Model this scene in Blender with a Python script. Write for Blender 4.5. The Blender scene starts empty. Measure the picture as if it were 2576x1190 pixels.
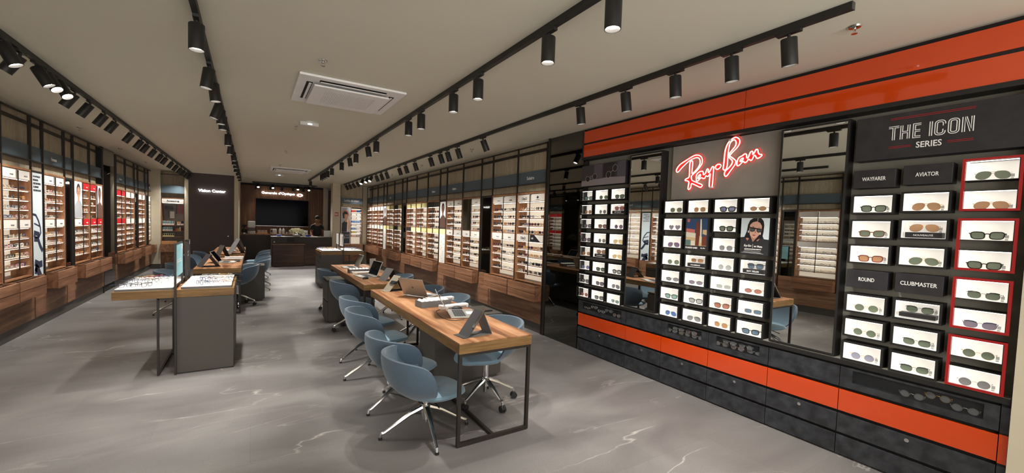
import bpy, bmesh, math, random
from mathutils import Vector, Matrix, Euler
random.seed(7)
S = bpy.context.scene
COL = S.collection
PI = math.pi
def R(a): return math.radians(a)

# ------------------------------------------------------------------ camera, world, exposure, large lights
FPX, CX, CY, W_, H_ = 1032.715, 1262.787, 614.229, 2576.0, 1190.0
yaw, pitch, roll = 0.548742, -0.045626, 0.033134
_cy, _sy, _cp, _sp, _cr, _sr = math.cos(yaw), math.sin(yaw), math.cos(pitch), math.sin(pitch), math.cos(roll), math.sin(roll)
_f = Vector((_sy*_cp, _cy*_cp, _sp)); _rt = Vector((_cy, -_sy, 0)); _up = _rt.cross(_f)
_r2 = _cr*_rt + _sr*_up; _u2 = -_sr*_rt + _cr*_up
cd = bpy.data.cameras.new('camera'); cam = bpy.data.objects.new('camera', cd); COL.objects.link(cam)
cam.matrix_world = Matrix(((_r2.x, _u2.x, -_f.x, 0), (_r2.y, _u2.y, -_f.y, 0), (_r2.z, _u2.z, -_f.z, 1.579), (0, 0, 0, 1)))
cd.sensor_width = 36.0; cd.lens = FPX/W_*36.0
cd.shift_x = (W_/2-CX)/W_; cd.shift_y = (CY-H_/2)/W_
cd.clip_start = 0.05; cd.clip_end = 60
S.camera = cam
wd = bpy.data.worlds.new('world'); S.world = wd; wd.use_nodes = True
wd.node_tree.nodes['Background'].inputs[0].default_value = (0.9, 0.85, 0.78, 1)
wd.node_tree.nodes['Background'].inputs[1].default_value = 0.35
S.view_settings.view_transform = 'Standard'; S.view_settings.look = 'None'
S.view_settings.gamma = 1.0; S.view_settings.use_curve_mapping = False
S.view_settings.exposure = 1.1
try:
    S.cycles.use_adaptive_sampling = True; S.cycles.adaptive_threshold = 0.03
    S.cycles.max_bounces = 7; S.cycles.diffuse_bounces = 3; S.cycles.glossy_bounces = 4
    S.cycles.transmission_bounces = 4; S.cycles.transparent_max_bounces = 8
    S.cycles.sample_clamp_indirect = 4.0; S.cycles.use_light_tree = True
    S.cycles.caustics_reflective = False; S.cycles.caustics_refractive = False
    S.cycles.use_denoising = True
except Exception: pass
# fill light added to brighten the ceiling, standing in for an unseen concourse
def area_light(name, loc, rot, sx, sy, power, col=(1, 0.965, 0.92)):
    d = bpy.data.lights.new(name, 'AREA'); d.shape = 'RECTANGLE'; d.size = sx; d.size_y = sy; d.energy = power; d.color = col
    o = bpy.data.objects.new(name, d); COL.objects.link(o); o.location = loc; o.rotation_euler = rot; return o
area_light('concourse_fill_light', (0.6, -2.3, 1.55), (R(108), 0, 0), 5.4, 2.0, 88)
SPOT_W = 56.0

# ------------------------------------------------------------------ helpers
class MB:
    def __init__(s): s.v = []; s.f = []; s.m = []
    def quad(s, pts, m=0):
        n = len(s.v); s.v += [tuple(p) for p in pts]; s.f.append(tuple(range(n, n+len(pts)))); s.m.append(m); return s
    def box(s, x0, x1, y0, y1, z0, z1, m=0):
        if x0 > x1: x0, x1 = x1, x0
        if y0 > y1: y0, y1 = y1, y0
        if z0 > z1: z0, z1 = z1, z0
        n = len(s.v)
        s.v += [(x0, y0, z0), (x1, y0, z0), (x1, y1, z0), (x0, y1, z0), (x0, y0, z1), (x1, y0, z1), (x1, y1, z1), (x0, y1, z1)]
        for q in ((0, 3, 2, 1), (4, 5, 6, 7), (0, 1, 5, 4), (1, 2, 6, 5), (2, 3, 7, 6), (3, 0, 4, 7)):
            s.f.append(tuple(n+i for i in q)); s.m.append(m)
        return s
    def cyl(s, p0, p1, r, seg=12, m=0, r2=None, caps=True):
        p0, p1 = Vector(p0), Vector(p1); r2 = r if r2 is None else r2
        d = (p1-p0).normalized(); a = d.orthogonal().normalized(); b = d.cross(a); n = len(s.v)
        for p, rr in ((p0, r), (p1, r2)):
            for i in range(seg):
                t = 2*PI*i/seg; s.v.append(tuple(p+(a*math.cos(t)+b*math.sin(t))*rr))
        for i in range(seg):
            j = (i+1) % seg; s.f.append((n+i, n+j, n+seg+j, n+seg+i)); s.m.append(m)
        if caps:
            s.f.append(tuple(n+i for i in reversed(range(seg)))); s.m.append(m)
            s.f.append(tuple(n+seg+i for i in range(seg))); s.m.append(m)
        return s
    def tube(s, pts, r, closed=False, seg=6, m=0, flat=1.0, up=(0, 0, 1)):
        P = [Vector(p) for p in pts]; N = len(P); n = len(s.v); up = Vector(up)
        for i, p in enumerate(P):
            a = P[(i-1) % N] if (closed or i > 0) else p
            b = P[(i+1) % N] if (closed or i < N-1) else p
            t = (b-a)
            t = t.normalized() if t.length > 1e-9 else Vector((1, 0, 0))
            u = t.cross(up)
            u = u.normalized() if u.length > 1e-4 else t.orthogonal().normalized()
            w = u.cross(t).normalized(); rr = r[i] if isinstance(r, (list, tuple)) else r
            for k in range(seg):
                th = 2*PI*k/seg; s.v.append(tuple(p+u*math.cos(th)*rr*flat+w*math.sin(th)*rr))
        for i in range(N if closed else N-1):
            j = (i+1) % N
            for k in range(seg):
                l = (k+1) % seg
                s.f.append((n+i*seg+k, n+i*seg+l, n+j*seg+l, n+j*seg+k)); s.m.append(m)
        if not closed:
            s.f.append(tuple(n+k for k in range(seg))); s.m.append(m)
            s.f.append(tuple(n+(N-1)*seg+k for k in reversed(range(seg)))); s.m.append(m)
        return s
    def extr(s, pts, off, m=0):            # polygon (3d) extruded along off, closed solid
        n = len(s.v); N = len(pts); off = Vector(off)
        s.v += [tuple(p) for p in pts] + [tuple(Vector(p)+off) for p in pts]
        s.f.append(tuple(reversed(range(n, n+N)))); s.m.append(m)
        s.f.append(tuple(range(n+N, n+2*N))); s.m.append(m)
        for i in range(N):
            j = (i+1) % N; s.f.append((n+i, n+j, n+N+j, n+N+i)); s.m.append(m)
        return s
    def lathe(s, prof, c=(0, 0, 0), seg=16, m=0, sx=1, sy=1):
        n = len(s.v)
        for r, z in prof:
            for i in range(seg):
                t = 2*PI*i/seg; s.v.append((c[0]+r*math.cos(t)*sx, c[1]+r*math.sin(t)*sy, c[2]+z))
        for a in range(len(prof)-1):
            for i in range(seg):
                j = (i+1) % seg; s.f.append((n+a*seg+i, n+a*seg+j, n+(a+1)*seg+j, n+(a+1)*seg+i)); s.m.append(m)
        s.f.append(tuple(n+i for i in reversed(range(seg)))); s.m.append(m)
        k = n+(len(prof)-1)*seg; s.f.append(tuple(k+i for i in range(seg))); s.m.append(m)
        return s
    def xf(s, M, n0=0):
        for i in range(n0, len(s.v)): s.v[i] = tuple(M @ Vector(s.v[i]))
        return s
    def mesh(s, name, mats, smooth=False):
        me = bpy.data.meshes.new(name); me.from_pydata(s.v, [], s.f)
        for m in (mats if isinstance(mats, (list, tuple)) else [mats]): me.materials.append(m)
        if len(me.materials) > 1: me.polygons.foreach_set('material_index', s.m)
        bm = bmesh.new(); bm.from_mesh(me); bmesh.ops.recalc_face_normals(bm, faces=bm.faces); bm.to_mesh(me); bm.free()
        if smooth:
            me.polygons.foreach_set('use_smooth', [True]*len(me.polygons))
            try: me.set_sharp_from_angle(angle=R(40))
            except Exception: pass
        me.update(); return me
def mk(name, me, parent=None, loc=(0, 0, 0), rot=(0, 0, 0)):
    o = bpy.data.objects.new(name, me); COL.objects.link(o); o.parent = parent; o.location = loc; o.rotation_euler = rot; return o
def part(name, mb, mats, parent, loc=(0, 0, 0), rot=(0, 0, 0), smooth=False, bev=0, label=None):
    o = mk(name, mb.mesh(name, mats, smooth), parent, loc, rot)
    if bev: bevel(o, bev)
    if label: o['label'] = label
    return o
def bevel(o, w, seg=2):
    b = o.modifiers.new('bevel', 'BEVEL'); b.width = w; b.segments = seg; b.limit_method = 'ANGLE'; b.angle_limit = R(40); return o
def tag(o, label, cat, group=None, kind=None):
    o['label'] = label; o['category'] = cat
    if group: o['group'] = group
    if kind: o['kind'] = kind
    return o
def T(name, label, cat, loc=(0, 0, 0), rz=0, group=None):
    o = bpy.data.objects.new(name, None); COL.objects.link(o); o.empty_display_size = .1
    o.location = loc; o.rotation_euler = (0, 0, rz); return tag(o, label, cat, group)
def struct(name, mb, mats, smooth=False, label=None, bev=0):
    o = mk(name, mb.mesh(name, mats, smooth)); o['kind'] = 'structure'
    if label: o['label'] = label
    if bev: bevel(o, bev)
    return o
ORD = ['first', 'second', 'third', 'fourth', 'fifth', 'sixth', 'seventh', 'eighth', 'ninth', 'tenth', 'eleventh', 'twelfth', 'thirteenth', 'fourteenth', 'fifteenth', 'sixteenth', 'seventeenth', 'eighteenth', 'nineteenth', 'twentieth', 'twenty-first', 'twenty-second', 'twenty-third', 'twenty-fourth', 'twenty-fifth']

# facing frames: columns right, up, normal (towards the viewer)
FR = {'-X': ((0, -1, 0), (0, 0, 1), (-1, 0, 0)), '+X': ((0, 1, 0), (0, 0, 1), (1, 0, 0)), '-Y': ((1, 0, 0), (0, 0, 1), (0, -1, 0)), '+Z': ((1, 0, 0), (0, 1, 0), (0, 0, 1))}
def frame(face, o=(0, 0, 0)):
    r, u, n = FR[face]
    return Matrix(((r[0], u[0], n[0], o[0]), (r[1], u[1], n[1], o[1]), (r[2], u[2], n[2], o[2]), (0, 0, 0, 1)))
def text_mesh(s, w, h, mat, depth=.002, bold=0.0, shear=0.0, spacing=1.0):
    c = bpy.data.curves.new('lettering', 'FONT'); c.body = s; c.extrude = .01; c.offset = bold; c.shear = shear; c.space_character = spacing
    c.resolution_u = 3
    o = bpy.data.objects.new('tmp', c); COL.objects.link(o)
    dg = bpy.context.evaluated_depsgraph_get(); me = bpy.data.meshes.new_from_object(o.evaluated_get(dg))
    bpy.data.objects.remove(o); bpy.data.curves.remove(c)
    xs = [v.co.x for v in me.vertices]; ys = [v.co.y for v in me.vertices]
    x0, x1, y0, y1 = min(xs), max(xs), min(ys), max(ys)
    sx = w/(x1-x0); sy = (h/(y1-y0)) if h else sx
    for v in me.vertices:
        v.co = ((v.co.x-(x0+x1)/2)*sx, (v.co.y-(y0+y1)/2)*sy, depth if v.co.z > 0 else 0)
    me.materials.clear(); me.materials.append(mat); me.update(); return me
def text(s, face, c, w, h, mat, parent, depth=.002, bold=0.0, name='lettering', shear=0.0, spacing=1.0):
    """lettering centred on world point c; parent transforms are taken out"""
    me = text_mesh(s, w, h, mat, depth, bold, shear, spacing)
    o = bpy.data.objects.new(name, me); COL.objects.link(o)
    pl = parent.location if parent else Vector((0, 0, 0))
    o.parent = parent; M = frame(face, (c[0]-pl[0], c[1]-pl[1], c[2]-pl[2]))
    o.matrix_local = M; return o
def ribbon(mb, pts, w, M, d=.002, closed=False, m=0):
    """flat ribbon of width w following 2d points, in frame M, thickness d"""
    P = [Vector((p[0], p[1], 0)) for p in pts]; N = len(P); L = []; Rr = []
    for i, p in enumerate(P):
        a = P[i-1] if (closed or i) else None; b = P[(i+1) % N] if (closed or i < N-1) else None
        if a is None: t = (b-p).normalized(); n = Vector((-t.y, t.x, 0)); k = 1
        elif b is None: t = (p-a).normalized(); n = Vector((-t.y, t.x, 0)); k = 1
        else:
            t1, t2 = (p-a).normalized(), (b-p).normalized(); t = (t1+t2)
            t = t.normalized() if t.length > 1e-6 else t1
            n = Vector((-t.y, t.x, 0)); k = 1/max(.4, n.dot(Vector((-t1.y, t1.x, 0))))
        L.append(p+n*w/2*k); Rr.append(p-n*w/2*k)
    for i in range(N if closed else N-1):
        j = (i+1) % N
        mb.extr([M @ q for q in (L[i], Rr[i], Rr[j], L[j])], (M.to_3x3() @ Vector((0, 0, d))), m)
# ------------------------------------------------------------------ materials
def nt(name):
    m = bpy.data.materials.new(name); m.use_nodes = True; t = m.node_tree
    return m, t, t.nodes['Principled BSDF']
def lin(c):
    if isinstance(c, str):
        v = [int(c[i:i+2], 16)/255 for i in (0, 2, 4)]
        return tuple(x/12.92 if x <= .04045 else ((x+.055)/1.055)**2.4 for x in v)+(1,)
    return tuple(c)+(1,)
def plain(name, c, rough=.5, metal=0, spec=.5, emis=None, es=0, coat=0, alpha=1, trans=0, bump=0, bscale=200, ior=1.5):
    m, t, b = nt(name); c = lin(c)
    b.inputs['Base Color'].default_value = c; b.inputs['Roughness'].default_value = rough
    b.inputs['Metallic'].default_value = metal; b.inputs['Specular IOR Level'].default_value = spec
    b.inputs['Coat Weight'].default_value = coat; b.inputs['Coat Roughness'].default_value = .04
    b.inputs['Alpha'].default_value = alpha; b.inputs['Transmission Weight'].default_value = trans; b.inputs['IOR'].default_value = ior
    if emis: b.inputs['Emission Color'].default_value = lin(emis); b.inputs['Emission Strength'].default_value = es
    n = t.nodes.new('ShaderNodeTexNoise'); n.inputs['Scale'].default_value = bscale; n.inputs['Detail'].default_value = 2
    tc = t.nodes.new('ShaderNodeTexCoord'); t.links.new(tc.outputs['Object'], n.inputs['Vector'])
    if bump:
        bp = t.nodes.new('ShaderNodeBump'); bp.inputs['Strength'].default_value = bump; bp.inputs['Distance'].default_value = .001
        t.links.new(n.outputs['Fac'], bp.inputs['Height']); t.links.new(bp.outputs['Normal'], b.inputs['Normal'])
    elif metal < .5:      # slight tonal variation
        mx = t.nodes.new('ShaderNodeMix'); mx.data_type = 'RGBA'; mx.inputs[6].default_value = c
        mx.inputs[7].default_value = tuple(min(1, x*.9) for x in c[:3])+(1,)
        t.links.new(n.outputs['Fac'], mx.inputs[0]); t.links.new(mx.outputs[2], b.inputs['Base Color']); n.inputs['Scale'].default_value = 6
    return m
def emit(name, c, s):
    m = bpy.data.materials.new(name); m.use_nodes = True; t = m.node_tree
    t.nodes.remove(t.nodes['Principled BSDF']); e = t.nodes.new('ShaderNodeEmission')
    e.inputs[0].default_value = lin(c); e.inputs[1].default_value = s
    t.links.new(e.outputs[0], t.nodes['Material Output'].inputs[0]); return m
def wood(name, c1, c2, c3, axis='Y', scale=1.0, rough=.45, plank=0, coat=0):
    m, t, b = nt(name); N = t.nodes.new; L = t.links.new
    tc = N('ShaderNodeTexCoord'); mp = N('ShaderNodeMapping'); L(tc.outputs['Object'], mp.inputs['Vector'])
    st = {'X': (.6, 9, 9), 'Y': (9, .6, 9), 'Z': (9, 9, .6)}[axis]; mp.inputs['Scale'].default_value = tuple(v*scale for v in st)
    n1 = N('ShaderNodeTexNoise'); n1.inputs['Scale'].default_value = 1.3; n1.inputs['Detail'].default_value = 6; n1.inputs['Distortion'].default_value = 1.2
    L(mp.outputs[0], n1.inputs['Vector'])
    n2 = N('ShaderNodeTexNoise'); n2.inputs['Scale'].default_value = 14; n2.inputs['Detail'].default_value = 3; L(mp.outputs[0], n2.inputs['Vector'])
    r = N('ShaderNodeValToRGB'); L(n1.outputs['Fac'], r.inputs[0])
    e = r.color_ramp.elements; e[0].position = .36; e[0].color = lin(c1); e[1].position = .66; e[1].color = lin(c3)
    k = e.new(.5); k.color = lin(c2)
    mx = N('ShaderNodeMix'); mx.data_type = 'RGBA'; mx.blend_type = 'MULTIPLY'; mx.inputs[0].default_value = .5
    r2 = N('ShaderNodeValToRGB'); r2.color_ramp.elements[0].color = (.5, .5, .5, 1); r2.color_ramp.elements[0].position = .35; r2.color_ramp.elements[1].position = .6
    L(n2.outputs['Fac'], r2.inputs[0]); L(r.outputs[0], mx.inputs[6]); L(r2.outputs[0], mx.inputs[7]); L(mx.outputs[2], b.inputs['Base Color'])
    b.inputs['Roughness'].default_value = rough; b.inputs['Coat Weight'].default_value = coat; b.inputs['Specular IOR Level'].default_value = .35
    return m
def stone(name, c1, c2, rough=.5, scale=3, vein=0, spec=.4):
    m, t, b = nt(name); N = t.nodes.new; L = t.links.new
    tc = N('ShaderNodeTexCoord'); n1 = N('ShaderNodeTexNoise'); n1.inputs['Scale'].default_value = scale; n1.inputs['Detail'].default_value = 8
    L(tc.outputs['Object'], n1.inputs['Vector']); r = N('ShaderNodeValToRGB'); L(n1.outputs['Fac'], r.inputs[0])
    r.color_ramp.elements[0].position = .35; r.color_ramp.elements[0].color = lin(c1); r.color_ramp.elements[1].position = .68; r.color_ramp.elements[1].color = lin(c2)
    L(r.outputs[0], b.inputs['Base Color']); b.inputs['Roughness'].default_value = rough; b.inputs['Specular IOR Level'].default_value = spec
    return m
def floor_mat():
    m, t, b = nt('stone_floor_tiles'); N = t.nodes.new; L = t.links.new
    tc = N('ShaderNodeTexCoord')
    br = N('ShaderNodeTexBrick'); br.inputs['Scale'].default_value = 1; br.inputs['Brick Width'].default_value = 1.2; br.inputs['Row Height'].default_value = .6
    br.inputs['Mortar Size'].default_value = .0015; br.inputs['Color1'].default_value = (.46, .46, .46, 1); br.inputs['Color2'].default_value = (.58, .58, .58, 1)
    br.inputs['Mortar'].default_value = (.36, .36, .36, 1); L(tc.outputs['Object'], br.inputs['Vector'])
    # cloudy tone, stretched along a diagonal
    mp = N('ShaderNodeMapping'); mp.inputs['Rotation'].default_value = (0, 0, R(-38)); mp.inputs['Scale'].default_value = (.8, 1.7, 1); L(tc.outputs['Object'], mp.inputs[0])
    n1 = N('ShaderNodeTexNoise'); n1.inputs['Scale'].default_value = 1.1; n1.inputs['Detail'].default_value = 6; n1.inputs['Distortion'].default_value = .6; L(mp.outputs[0], n1.inputs[0])
    r1 = N('ShaderNodeValToRGB'); L(n1.outputs['Fac'], r1.inputs[0]); e = r1.color_ramp.elements
    e[0].position = .3; e[0].color = lin('5e5a59'); e[1].position = .66; e[1].color = lin('7b7876')
    # thin pale veins
    mp2 = N('ShaderNodeMapping'); mp2.inputs['Rotation'].default_value = (0, 0, R(-30)); mp2.inputs['Scale'].default_value = (.35, 1.2, 1); L(tc.outputs['Object'], mp2.inputs[0])
    n2 = N('ShaderNodeTexNoise'); n2.inputs['Scale'].default_value = 1.6; n2.inputs['Detail'].default_value = 5; n2.inputs['Distortion'].default_value = .4; L(mp2.outputs[0], n2.inputs[0])
    s1 = N('ShaderNodeMath'); s1.operation = 'SUBTRACT'; s1.inputs[1].default_value = .5; L(n2.outputs['Fac'], s1.inputs[0])
    s2 = N('ShaderNodeMath'); s2.operation = 'ABSOLUTE'; L(s1.outputs[0], s2.inputs[0])
    r2 = N('ShaderNodeValToRGB'); L(s2.outputs[0], r2.inputs[0]); e = r2.color_ramp.elements
    e[0].position = 0; e[0].color = (.5, .5, .5, 1); e[1].position = .006; e[1].color = (0, 0, 0, 1)
    n3 = N('ShaderNodeTexNoise'); n3.inputs['Scale'].default_value = .9; L(tc.outputs['Object'], n3.inputs[0])
    r3 = N('ShaderNodeValToRGB'); L(n3.outputs['Fac'], r3.inputs[0]); r3.color_ramp.elements[0].position = .45; r3.color_ramp.elements[1].position = .6
    mm = N('ShaderNodeMath'); mm.operation = 'MULTIPLY'; L(r2.outputs[0], mm.inputs[0]); L(r3.outputs[0], mm.inputs[1])
    mu = N('ShaderNodeMix'); mu.data_type = 'RGBA'; mu.blend_type = 'MULTIPLY'; mu.inputs[0].default_value = 1
    sc = N('ShaderNodeMix'); sc.data_type = 'RGBA'; sc.blend_type = 'ADD'; sc.inputs[0].default_value = 1; L(br.outputs[0], sc.inputs[6]); sc.inputs[7].default_value = (.42, .42, .42, 1)
    L(r1.outputs[0], mu.inputs[6]); L(sc.outputs[2], mu.inputs[7])
    # fine speckle
    n4 = N('ShaderNodeTexNoise'); n4.inputs['Scale'].default_value = 130; n4.inputs['Detail'].default_value = 2; L(tc.outputs['Object'], n4.inputs[0])
    r4 = N('ShaderNodeValToRGB'); L(n4.outputs['Fac'], r4.inputs[0]); r4.color_ramp.elements[0].position = .3; r4.color_ramp.elements[0].color = (.7, .7, .7, 1); r4.color_ramp.elements[1].position = .5
    mu2 = N('ShaderNodeMix'); mu2.data_type = 'RGBA'; mu2.blend_type = 'MULTIPLY'; mu2.inputs[0].default_value = .6; L(mu.outputs[2], mu2.inputs[6]); L(r4.outputs[0], mu2.inputs[7])
    mv = N('ShaderNodeMix'); mv.data_type = 'RGBA'; L(mm.outputs[0], mv.inputs[0]); L(mu2.outputs[2], mv.inputs[6]); mv.inputs[7].default_value = lin('c2bcb4')
    L(mv.outputs[2], b.inputs['Base Color']); b.inputs['Roughness'].default_value = .42; b.inputs['Specular IOR Level'].default_value = .35
    return m
def fabric(name, c, c2):
    m = plain(name, c, .85, spec=.2); t = m.node_tree; b = t.nodes['Principled BSDF']
    b.inputs['Sheen Weight'].default_value = .25
    n = t.nodes.new('ShaderNodeTexNoise'); n.inputs['Scale'].default_value = 350; tc = t.nodes.new('ShaderNodeTexCoord'); t.links.new(tc.outputs['Object'], n.inputs[0])
    r = t.nodes.new('ShaderNodeValToRGB'); t.links.new(n.outputs['Fac'], r.inputs[0]); r.color_ramp.elements[0].position = .3; r.color_ramp.elements[1].position = .7
    r.color_ramp.elements[0].color = lin(c); r.color_ramp.elements[1].color = lin(c2); t.links.new(r.outputs[0], b.inputs['Base Color'])
    return m
def slats(name, c1, c2, axis, n, rough=.5):
    """wood with fine vertical slat lines"""
    m = wood(name, c1, c1, c2, 'Z', .8, rough); t = m.node_tree; b = t.nodes['Principled BSDF']; N = t.nodes.new
    w = N('ShaderNodeTexWave'); w.bands_direction = axis; w.inputs['Scale'].default_value = n; w.wave_profile = 'SIN'
    tc = N('ShaderNodeTexCoord'); t.links.new(tc.outputs['Object'], w.inputs[0])
    r = N('ShaderNodeValToRGB'); t.links.new(w.outputs['Fac'], r.inputs[0]); r.color_ramp.elements[0].position = .05; r.color_ramp.elements[0].color = (.35, .35, .35, 1); r.color_ramp.elements[1].position = .3
    mx = N('ShaderNodeMix'); mx.data_type = 'RGBA'; mx.blend_type = 'MULTIPLY'; mx.inputs[0].default_value = 1
    src = b.inputs['Base Color'].links[0].from_socket; t.links.new(src, mx.inputs[6]); t.links.new(r.outputs[0], mx.inputs[7]); t.links.new(mx.outputs[2], b.inputs['Base Color'])
    return m
M = dict(
    floor=floor_mat(), ceiling=plain('ceiling_paint', 'd3cfbe', .9, bump=.15, bscale=120), beige=plain('beige_wall_paint', 'c9bfa8', .8),
    black=plain('black_powder_coat', '1b1a19', .5), blackm=plain('black_matte', '141312', .7), bronze=plain('dark_bronze_metal', '2c2621', .42, metal=.3),
    taupe=plain('taupe_laminate', '46423c', .55), brown=plain('dark_brown_wall_paint', '4d4240', .7), blue=plain('slate_blue_fascia', '4d5c66', .6),
    walnut=wood('walnut_table_top', '70462c', '9a6a46', 'be8f69', 'Y', .7, .4), oak=wood('oak_edge', '6b4f2c', '7d5e36', '8d6c42', 'X', 1.2, .5), oaky=wood('oak_edge_long', '6b4f2c', '7d5e36', '8d6c42', 'Y', 1.2, .5),
    clad=wood('walnut_cladding', '6b4b36', '846047', '9b765b', 'Y', .8, .5), drawer=wood('walnut_drawer', '744f38', '8c6248', 'a27658', 'Y', 1.0, .42),
    niche=wood('walnut_niche', '7c5238', '8d6042', 'a0734f', 'Z', 1.0, .45), upper=wood('grey_timber_wall', 'a79b85', 'afa38c', 'b8ad97', 'Z', 1.3, .7),
    cream=plain('opal_cream_backlit_panel', 'f2e9da', .5, emis='fff0d8', es=.22), white=plain('white_laminate', 'e8e4de', .45), offw=plain('white_plastic', 'dcdad5', .4),
    led=emit('led_strip_light', 'fff6ea', 2.4), shelfw=plain('white_shelf_top', 'e0d9ce', .4), redh=plain('red_header_print', 'b8121a', .5),
    yel=plain('pale_yellow_header_print', 'e8dfa0', .5), ink=plain('black_ink', '15151a', .6), greyink=plain('grey_ink', '77777a', .6), wink=plain('white_ink', 'f0efec', .6),
    mirror=plain('silver_mirror', 'e6e8e6', .01, metal=1), smoke=plain('smoked_mirror', '686864', .02, metal=1),
    orange=plain('glossy_orange_lacquer', 'cc4206', .18, coat=1, spec=.5), slate=stone('black_slate_laminate', '232427', '393b3f', .42, 16), slateb=stone('black_board', '242326', '2f2e31', .6, 12),
    conc=stone('grey_concrete_panel', '87827c', '9a948d', .75, 2.5), concd=stone('grey_concrete_painted_shade', '7c796f', '88857b', .8, 2.5),  # second concrete is the same concrete with shadow darkening put into its colour
    lamp=emit('lamp_face', 'fff4e6', 12), neon=emit('neon_tube_glow', 'ffb09c', 1.6), neonr=plain('red_neon_backing', 'c81420', .3, emis='ff1a20', es=.35), clear=plain('clear_acrylic', 'ffffff', .05, alpha=.15),
    niw=plain('backlit_white_box', 'f4f2ec', .5, emis='fff8ee', es=.19), redf=plain('red_frame_lacquer', 'a31a1c', .4), chrome=plain('polished_aluminium', 'd8d8d8', .12, metal=1),
    steel=plain('brushed_steel', 'a8a8a8', .3, metal=1), fab=fabric('blue_wool', '4b5c6c', '5a6b7b'), fabin=fabric('blue_wool_inner', '5a6c78', '687a88'), fabs=fabric('blue_seat_wool', '637c8c', '708a99'), rubber=plain('black_rubber', '151515', .6),
    grey=plain('grey_felt_card', '6d6d6e', .8), greyd=plain('dark_grey_plastic', '3a3a3c', .5), silver=plain('silver_laptop_shell', 'b9b8b3', .35, metal=.6), lapb=plain('bronze_silver_laptop_lid', 'a39d92', .35, metal=.6), keys=plain('laptop_keys', '3b3c3f', .6),
    screen=plain('dark_screen', '0a0b10', .06, coat=.5), teal=plain('pale_blue_sign_print', 'a2dbe8', .5), tvs=plain('tv_screen', '030308', .1, spec=.02), acw=plain('white_ac_plastic', 'f4f3f2', .4), headw=plain('white_header_board', 'd6d0c8', .5), blackgl=plain('black_glass', '0d0e10', .05, coat=1),
    tex=plain('paper_tissue', 'f8f7f2', .8), skin=plain('skin', '8a5f48', .6), hair=plain('dark_hair', '15110f', .7), shirt=plain('black_shirt', '17181a', .85), leafg=plain('green_leaf', '35492a', .6), petal=plain('cream_petal', 'efe9cf', .7),
    glass=plain('clear_glass', 'ffffff', .02, alpha=.12), cobalt=plain('cobalt_blue_plastic', '1b3fc4', .4), slatl=slats('slatted_walnut', '6a4429', '8d6240', 'X', 11), counter=plain('dark_counter_front', '3a322d', .6), darkwood=wood('dark_walnut_front', '3a2a22', '463228', '523b2f', 'X', 1, .5),
    winw=plain('drawer_window_glass', '3c4046', .04, alpha=.12, coat=.2), sdark=plain('drawer_inside', '0c0c0d', .8), amber=plain('wood_tray', 'c98f5a', .5),
)
def scale_emis(): pass
# ------------------------------------------------------------------ eyeglasses
def outline(st, n=14):
    P = []
    if st == 'heart':
        return [(-.026, .008), (-.02, .019), (-.011, .021), (-.002, .014), (.008, .021), (.019, .019), (.025, .008), (.02, -.007), (.008, -.018), (-.002, -.024), (-.014, -.015), (-.022, -.004)]
    for i in range(n):
        t = 2*PI*i/n; c, s = math.cos(t), math.sin(t); g = lambda v, p: math.copysign(abs(v)**p, v)
        if st == 'squared': x, z = .0255*g(c, .62), .0195*g(s, .62); x += .0025*(z/.02)*(1 if c > 0 else .3)
        elif st == 'teardrop': x, z = .028*g(c, .8), .0225*g(s, .85); x *= (1+.12*z/.02) if c < 0 else 1; x += -.004*z/.02; z -= .003*max(0, c)*(s < 0)*-1
        elif st == 'round': x, z = .0235*c, .0215*s
        elif st == 'oval': x, z = .026*c, .0165*s
        elif st == 'hex': x, z = .0245*g(c, .85), .0205*g(s, .72)
        elif st == 'rect': x, z = .0265*g(c, .55), .0155*g(s, .6)
        elif st == 'brow': x, z = .026*g(c, .72), .0195*g(s, .8)*(1 if s < 0 else .85)
        else: x, z = .026*g(c, .7), .0185*g(s, .7)
        P.append((x, z))
    return P
_gl = {}
THICK = {'squared': .0026, 'heart': .0009, 'teardrop': .0008, 'round': .0009, 'oval': .0013, 'hex': .0009, 'rect': .0012, 'brow': .0009, 'bold': .004}
def gl_parts(st, sc=1.0, tl=.075, low=False, thick=None):
    """frame, left lens, right lens, left temple, right temple builders for one style; front faces -Y"""
    k = (st, sc, tl, low, thick)
    if k in _gl: return _gl[k]
    th = thick or THICK.get(st, .0024); seg = 4 if low else 6
    o = outline('squared' if st == 'bold' else st, 8 if low else 16); off = .0345
    fr = MB(); lens = []; tem = []
    for sgn in (-1, 1):
        pts = [((off+x)*sgn*sc, abs(off+x)**2*1.1*sc, (z+.024)*sc) for x, z in o]
        fr.tube(pts, th*sc, True, seg, up=(0, 1, 0))
        l = MB(); l.extr([(p[0], p[1]-.0006, p[2]) for p in pts], (0, .0012, 0)); lens.append(l)
        hx = .0625*sc*sgn; t = MB(); hy = .0045*sc
        fr.tube([((off+.026)*sgn*sc, .003, .034*sc), (hx*1.05, hy, .035*sc)], th*1.2*sc, False, seg)
        tw = max(th, .0012)*1.1*sc
        t.tube([(hx*1.05, hy, .035*sc), (hx*1.03, tl*.6, .033*sc), (hx*.98, tl, .018*sc)], [tw, tw, tw*1.2], False, seg); tem.append(t)
    fr.tube([(-.0095*sc, .0005, .03*sc), (-.004*sc, -.001, .0335*sc), (.004*sc, -.001, .0335*sc), (.0095*sc, .0005, .03*sc)], th*1.1*sc, False, seg)
    if st == 'teardrop': fr.tube([(-.016*sc, .001, .0415*sc), (0, -.001, .0425*sc), (.016*sc, .001, .0415*sc)], th*sc, False, seg)
    if st == 'brow':
        for sgn in (-1, 1):
            fr.tube([((off+x)*sgn*sc, abs(off+x)**2*1.1*sc-.001, (z+.024)*sc) for x, z in ((-.022, .012), (-.01, .0165), (.008, .0175), (.025, .014))], .003*sc, False, seg)
    _gl[k] = (fr, lens, tem); return _gl[k]
_gm = {}
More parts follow.
